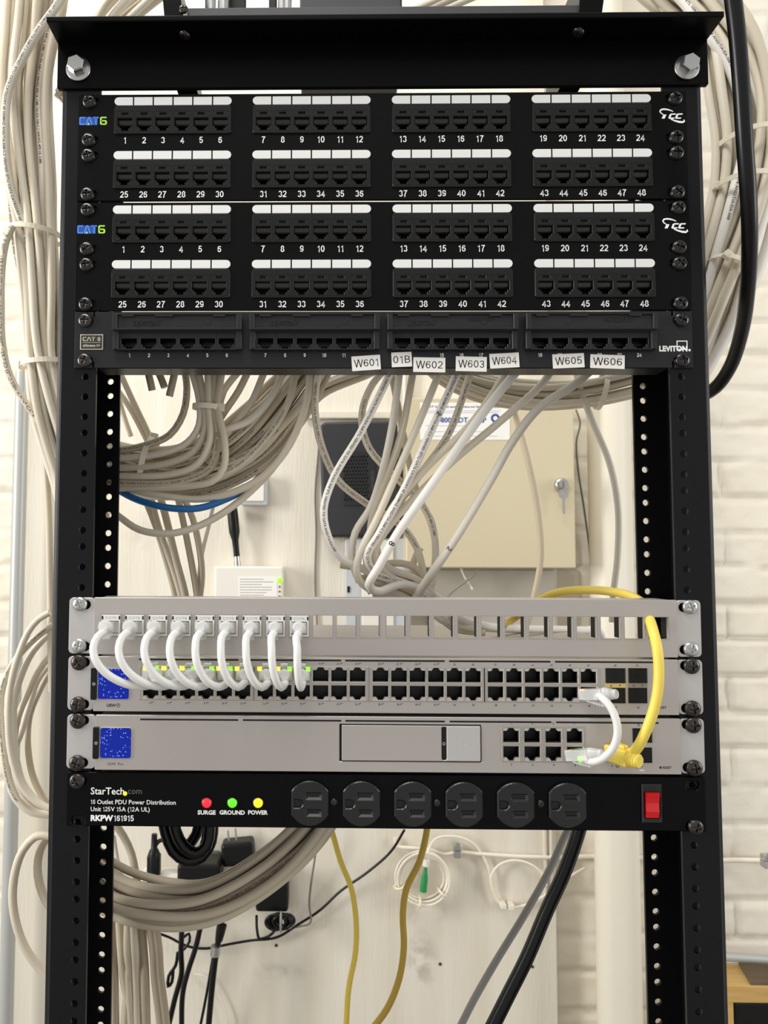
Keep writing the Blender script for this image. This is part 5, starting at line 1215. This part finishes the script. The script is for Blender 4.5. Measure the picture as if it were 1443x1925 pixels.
# ------------------------------------------------------------------ below the power strip: plugs and adapters
t, q = wallthing('outlet_bar', 'white outlet bar holding the black plugs behind the lower bundle', 'outlet bar', 330, 1672)
w, h = span(262, 420, 1642, 1690, 640); c = P(342, 1668, 640) - q
MB().box(c.x - w / 2, c.x + w / 2, -36, -.4, c.z - h / 2, c.z + h / 2, bev=4).build('body', offw_m, t)
mb = MB()
for k in (-40, 0, 40): mb.box(c.x + k - 1, c.x + k + 1, -36.3, -35.6, c.z - 4, c.z + 4); mb.box(c.x + k + 7, c.x + k + 9, -36.3, -35.6, c.z - 4, c.z + 4)
mb.build('socket_slots', jack_m, t)
q = P(289, 1642, 640)
t = thing('power_plug', 'black power plug with a cord curling over, left of the coiled cord', 'plug', q * .001)
mb = MB(); pr = [(0, 10.5), (10, 10.5), (30, 9.5), (36, 7), (38, 5.2), (60, 4.4)]
mb.tube([(0, 0, z) for z, r_ in pr], [r_ for z, r_ in pr], 12); mb.box(-10, 10, -8, 8, 0, 30, bev=3); mb.build('plug_body', black_pl, t)
e = q + Vector((0, 0, 58)); mb = MB(); mb.tube(spline([Vector((0, 0, 56)), P(292, 1588, 640) - q, P(299, 1581, 638) - q, P(312, 1580, 630) - q, P(335, 1592, 620) - q], 3), 3.2, 10); mb.build('cord', black_cable, t)
def adapter(label, px0, px1, py0, py1, Y, depth, rot=0, mat=None, prongs=False, lab=False, sill=False):
    q = P((px0 + px1) / 2, py1, Y); w, h = span(px0, px1, py0, py1, Y)
    t = thing('power_adapter', label, 'power adapter', q * .001, (0, -math.radians(rot), 0))
    MB().box(-w / 2, w / 2, 0, depth, 0, h, bev=min(5, h * .2)).build('body', mat or black_pl, t)
    if prongs: MB().box(-14, -11.5, depth * .3, depth * .3 + 6, h - 1, h + 17).box(-2, .5, depth * .3, depth * .3 + 6, h - 1, h + 19).build('prongs', steel_m, t)
    if lab: MB().box(-w * .28, w * .34, -.5, 0.2, h * .12, h * .48).build('rating_label', paper_m, t)
    return t
dk_lid = mk('dark grey lid', '4a4b4a', .45)
adapter('black power adapter with a white rating label above the lower bundle', 332, 412, 1625, 1690, 615, 50, lab=True)
t = adapter('rounded dark grey adapter behind the coiled black cord', 345, 414, 1602, 1640, 660, 14, mat=dk_lid)
adapter('black adapter with two bare prongs on its top, leaning right', 418, 478, 1585, 1630, 640, 34, rot=6, prongs=True)
adapter('wide black adapter behind the right side of the lower bundle', 480, 541, 1640, 1716, 630, 44)
# coiled lead under the wide adapter
q = P(528, 1732, 620); t = thing('coiled_lead', 'small tied black lead below the wide black adapter', 'lead', q * .001)
mb = MB()
for k in range(6): mb.tube([Vector(((15 - k * .6) * math.cos(a) + (k - 2.5) * 3.2, (k % 3 - 1) * 3.4, (11 - k * .4) * math.sin(a))) for a in [2 * PI * i / 24 for i in range(25)]], 2.3, 8)
mb.build('coil', black_cable, t); MB().tube([Vector((0, 9 * math.cos(a), -1 + 14 * math.sin(a))) for a in [2 * PI * i / 20 for i in range(21)]], 1.8, 6).build('twist_tie', greyc_m, t)
cable([(760, 1560, 630), (735, 1600, 640), (690, 1640, 650), (640, 1675, 660), (600, 1712, 664), (560, 1738, 664), (520, 1762, 664), (470, 1768, 664), (430, 1775, 664), (385, 1783, 664), (350, 1778, 664), (318, 1762, 660), (290, 1752, 655)], 2.0, black_cable, 'thin black wire swooping across the board from the power strip to the lower left', name='wire')
cable([(596, 1560, 645), (592, 1610, 650), (586, 1650, 655), (581, 1700, 660), (583, 1735, 662), (560, 1742, 664), (530, 1748, 664)], 1.6, wire_m, 'thin dark wire dropping right of the wide adapter', name='wire')
cable([(482, 1722, 640), (483, 1748, 655), (488, 1765, 662), (505, 1760, 664), (522, 1742, 650)], 2.2, black_cable, 'short black wire hooking below the wide adapter', name='wire')
for lab_, pts, r_ in (('black cord hanging below the lower bundle, leftmost of three', [(342, 1735, 600), (340, 1790, 600), (341, 1830, 605), (328, 1880, 610), (312, 1950, 615)], 4.2), ('black cord hanging below the lower bundle, middle of three', [(377, 1740, 590), (368, 1780, 590), (352, 1830, 590), (343, 1870, 590), (341, 1950, 590)], 4.0), ('black cord with a silver coupling hanging below the lower bundle, rightmost of three', [(416, 1735, 600), (410, 1770, 600), (405, 1800, 600), (398, 1860, 600), (390, 1950, 600)], 4.6)):
    o = cable(pts, r_, black_cable, lab_, name='power_cable')
    if 'silver' in lab_:
        a = P(406, 1778, 598); b = P(404, 1796, 598); MB().tube([a, a.lerp(b, .5), b], 7.5, 12).build('coupling', steel_m, o)
        a = P(417, 1738, 598); b = P(411, 1768, 598); MB().tube([a, a.lerp(b, .5), b], [7.5, 7.0, 5.6], 12).build('connector', black_pl, o)
cable([(400, 1800, 630), (388, 1870, 632), (372, 1950, 634)], 2.2, black_cable, 'thin black wire beside the coupling cord', name='wire')
cable([(334, 1790, 630), (330, 1815, 630), (317, 1835, 630), (316, 1855, 630), (323, 1846, 630), (325, 1825, 630)], 2.6, black_cable, 'small looped black wire end left of the hanging cords', name='wire')
cable([(345, 1762, 630), (355, 1755, 632), (356, 1770, 632), (345, 1785, 630), (336, 1792, 630)], 2.2, black_cable, 'small black wire loop just under the lower bundle', name='wire')
cable([(365, 1832, 668), (385, 1835, 668), (405, 1860, 668), (425, 1905, 668), (432, 1950, 668)], 1.4, offw_m, 'thin white wire curving on the board at the bottom', name='wire')
# coiled fibre with a green connector
q = P(793, 1647, 655)
t = thing('fibre_coil', 'tied coil of ivory fibre cable with a green connector on the board', 'cable coil', q * .001)
mb = MB(); R0 = (P(842, 1647, 655).x - q.x)
for k in range(7):
    g = random.Random(k); ra = R0 * (.99 - .055 * (k % 4)) ; rb = ra * g.uniform(.93, 1.0); dx, dz = g.uniform(-2, 2), g.uniform(-2, 2)
    mb.tube([Vector((ra * math.cos(a) + dx, -4 + (k - 3) * 2.4 + 1.2 * math.sin(2 * a + k), rb * math.sin(a) + dz)) for a in [2 * PI * i / 48 for i in range(49)]], 1.7, 8)
mb.build('coil', fibre_m, t)
mb = MB()
for an in (200, 262, 325):
    a = math.radians(an); cx_, cz_ = R0 * .92 * math.cos(a), R0 * .92 * math.sin(a)
    e = Vector((math.cos(a), 0, math.sin(a)))
    mb.tube([Vector((cx_, 0, cz_)) + e * (7.5 * math.cos(b)) + Vector((0, -4 + 13 * math.sin(b), 0)) for b in [2 * PI * i / 20 for i in range(21)]], 2.0, 7)
    mb.box(cx_ + e.x * 9 - 2.4, cx_ + e.x * 9 + 2.4, -8, -2, cz_ + e.z * 9 - 2.4, cz_ + e.z * 9 + 2.4)
mb.build('coil_ties', tie_m, t)
a, m1, m2, b = (P(x, y, 645) - q for x, y in ((802, 1616), (800, 1628), (798, 1650), (795, 1676)))
mb = MB(); mb.tube([a, m1], 5.5, 10); mb.build('connector_cap', offw_m, t)
mb = MB(); mb.tube([m1, m1.lerp(m2, .5), m2, b], [2.6, 3.2, 5.2, 5.4], 10); mb.build('connector', greenc_m, t)
cable([(803, 1620, 650), (806, 1595, 655), (818, 1577, 660), (850, 1572, 664), (880, 1580, 666), (905, 1605, 668), (920, 1640, 668), (924, 1665, 668), (935, 1695, 668), (955, 1706, 668), (985, 1702, 668), (1012, 1690, 668), (1040, 1672, 668), (1075, 1645, 680), (1098, 1632, 690)], 2.0, fibre_m, 'ivory fibre lead arching from the green connector coil toward the ring of cable', name='fibre_cable')
cable([(925, 1672, 664), (922, 1650, 664), (935, 1628, 664), (958, 1618, 664), (985, 1620, 664), (1008, 1632, 664), (1022, 1650, 664), (1018, 1668, 664), (1028, 1662, 664)], 1.9, fibre_m, 'ring of ivory cable tacked to the board right of the fibre coil', name='fibre_cable')
for px, py, s in ((945, 1702, 'left'), (960, 1704, 'right')):
    q = P(px, py, 664); tag(MB().box(-4.5, 4.5, -5, 11, -4, 4, bev=1.2).build('cable_clip', fibre_m, None, q), 'small ivory clip under the ring of cable, %s one' % s, 'cable clip')
cable([(742, 1575, 668), (745, 1590, 668), (775, 1594, 668), (810, 1598, 668), (835, 1606, 668), (860, 1602, 668), (900, 1605, 668), (960, 1609, 668), (1045, 1612, 670)], 2.9, fibre_m, 'thick ivory cable clipped level across the board', name='fibre_cable')
cable([(1045, 1612, 690), (1110, 1610, 694), (1195, 1612, 694), (1330, 1617, 692), (1400, 1617, 690), (1470, 1618, 690)], 4.0, fibre_m, 'thick ivory cable running level along the brick', name='fibre_cable')
for px, py, lab_ in ((859, 1600, 'metal clip holding the level ivory cable near the fibre coil'), (1440, 1620, 'metal clip holding the level ivory cable at the right picture edge')):
    q = P(px, py, 660); t = thing('metal_clip', lab_, 'cable clip', q * .001)
    MB().box(-6, 6, -7, 8, 2, 11, bev=1.5).box(-3, 3, -9, -6, 4, 16, bev=.8).build('clamp', steel_m, t); MB().box(-6, 6, -6, 9, -9, 2, bev=1.5).build('base', steel_m, t)
# ------------------------------------------------------------------ equipment standing on the rack's top
t = thing('cable_tray', 'black cable tray with metal fittings standing on top of the rack', 'cable tray', P(720, 30, 30) * .001)
q = P(720, 30, 30)
def tr(px, py, Y): return P(px, py, Y) - q
a, b = tr(352, 26, 30), tr(1090, 12, 30)
zb_ = TOP + 46 - q.z
MB().box(a.x, b.x, 0, 3, zb_, tr(720, 12, 30).z, bev=.6).build('front_rail', mk('dull grey rail', '3b3c3e', .4), t)
for px in (338, 1096):
    c = tr(px, 12, 30); s = -1 if px < 700 else 1
    mb = MB(); V0 = [(c.x - 9, zb_), (c.x + 9, zb_), (c.x + 9 + s * 12, tr(px, -60, 30).z), (c.x - 9 + s * 8, tr(px, -60, 30).z)]
    mb.plate([V0], -2, 90, chamfer=.5); mb.build('side_bracket', bar_m, t)
for i, (px0, px1) in enumerate(((385, 400), (430, 462), (505, 520))):
    a, b = tr(px0, 22, 60), tr(px1, -40, 60); MB().box(a.x, b.x, 30, 36, zb_, b.z, bev=1).build('upright', black_pl, t)
for i, (px, r_) in enumerate(((420, 5), (397, 4), (530, 3.6), (540, 3.6))):
    c = tr(px, 6, 50); mb = MB(); mb.tube([(c.x, 20, zb_), (c.x, 20, c.z), (c.x + 2, 20, c.z + 40)], r_, 12); mb.build('metal_fitting', steel_m, t)
screw(t, tr(345, 18, 28).x, -2, tr(345, 18, 28).z, 'gun', scale=.7)
MB().box(tr(562, 0, 70).x, tr(760, 0, 70).x, 60, 120, zb_ + 42, tr(660, -40, 70).z + 20, bev=2).build('cable_box', modem_m, t)
for i, (x0, x1) in enumerate(((790, 860), (815, 885), (845, 920), (700, 760))):
    cable([(x0 - 60, 40, 100), (x0, 14, 95), (x1, -20, 90), (x1 + 60, -60, 85), (x1 + 150, -160, 80)], 3.2, cable_ms[i % 4], 'cream cable lying in the black tray on top of the rack', group='cables in the tray on top')
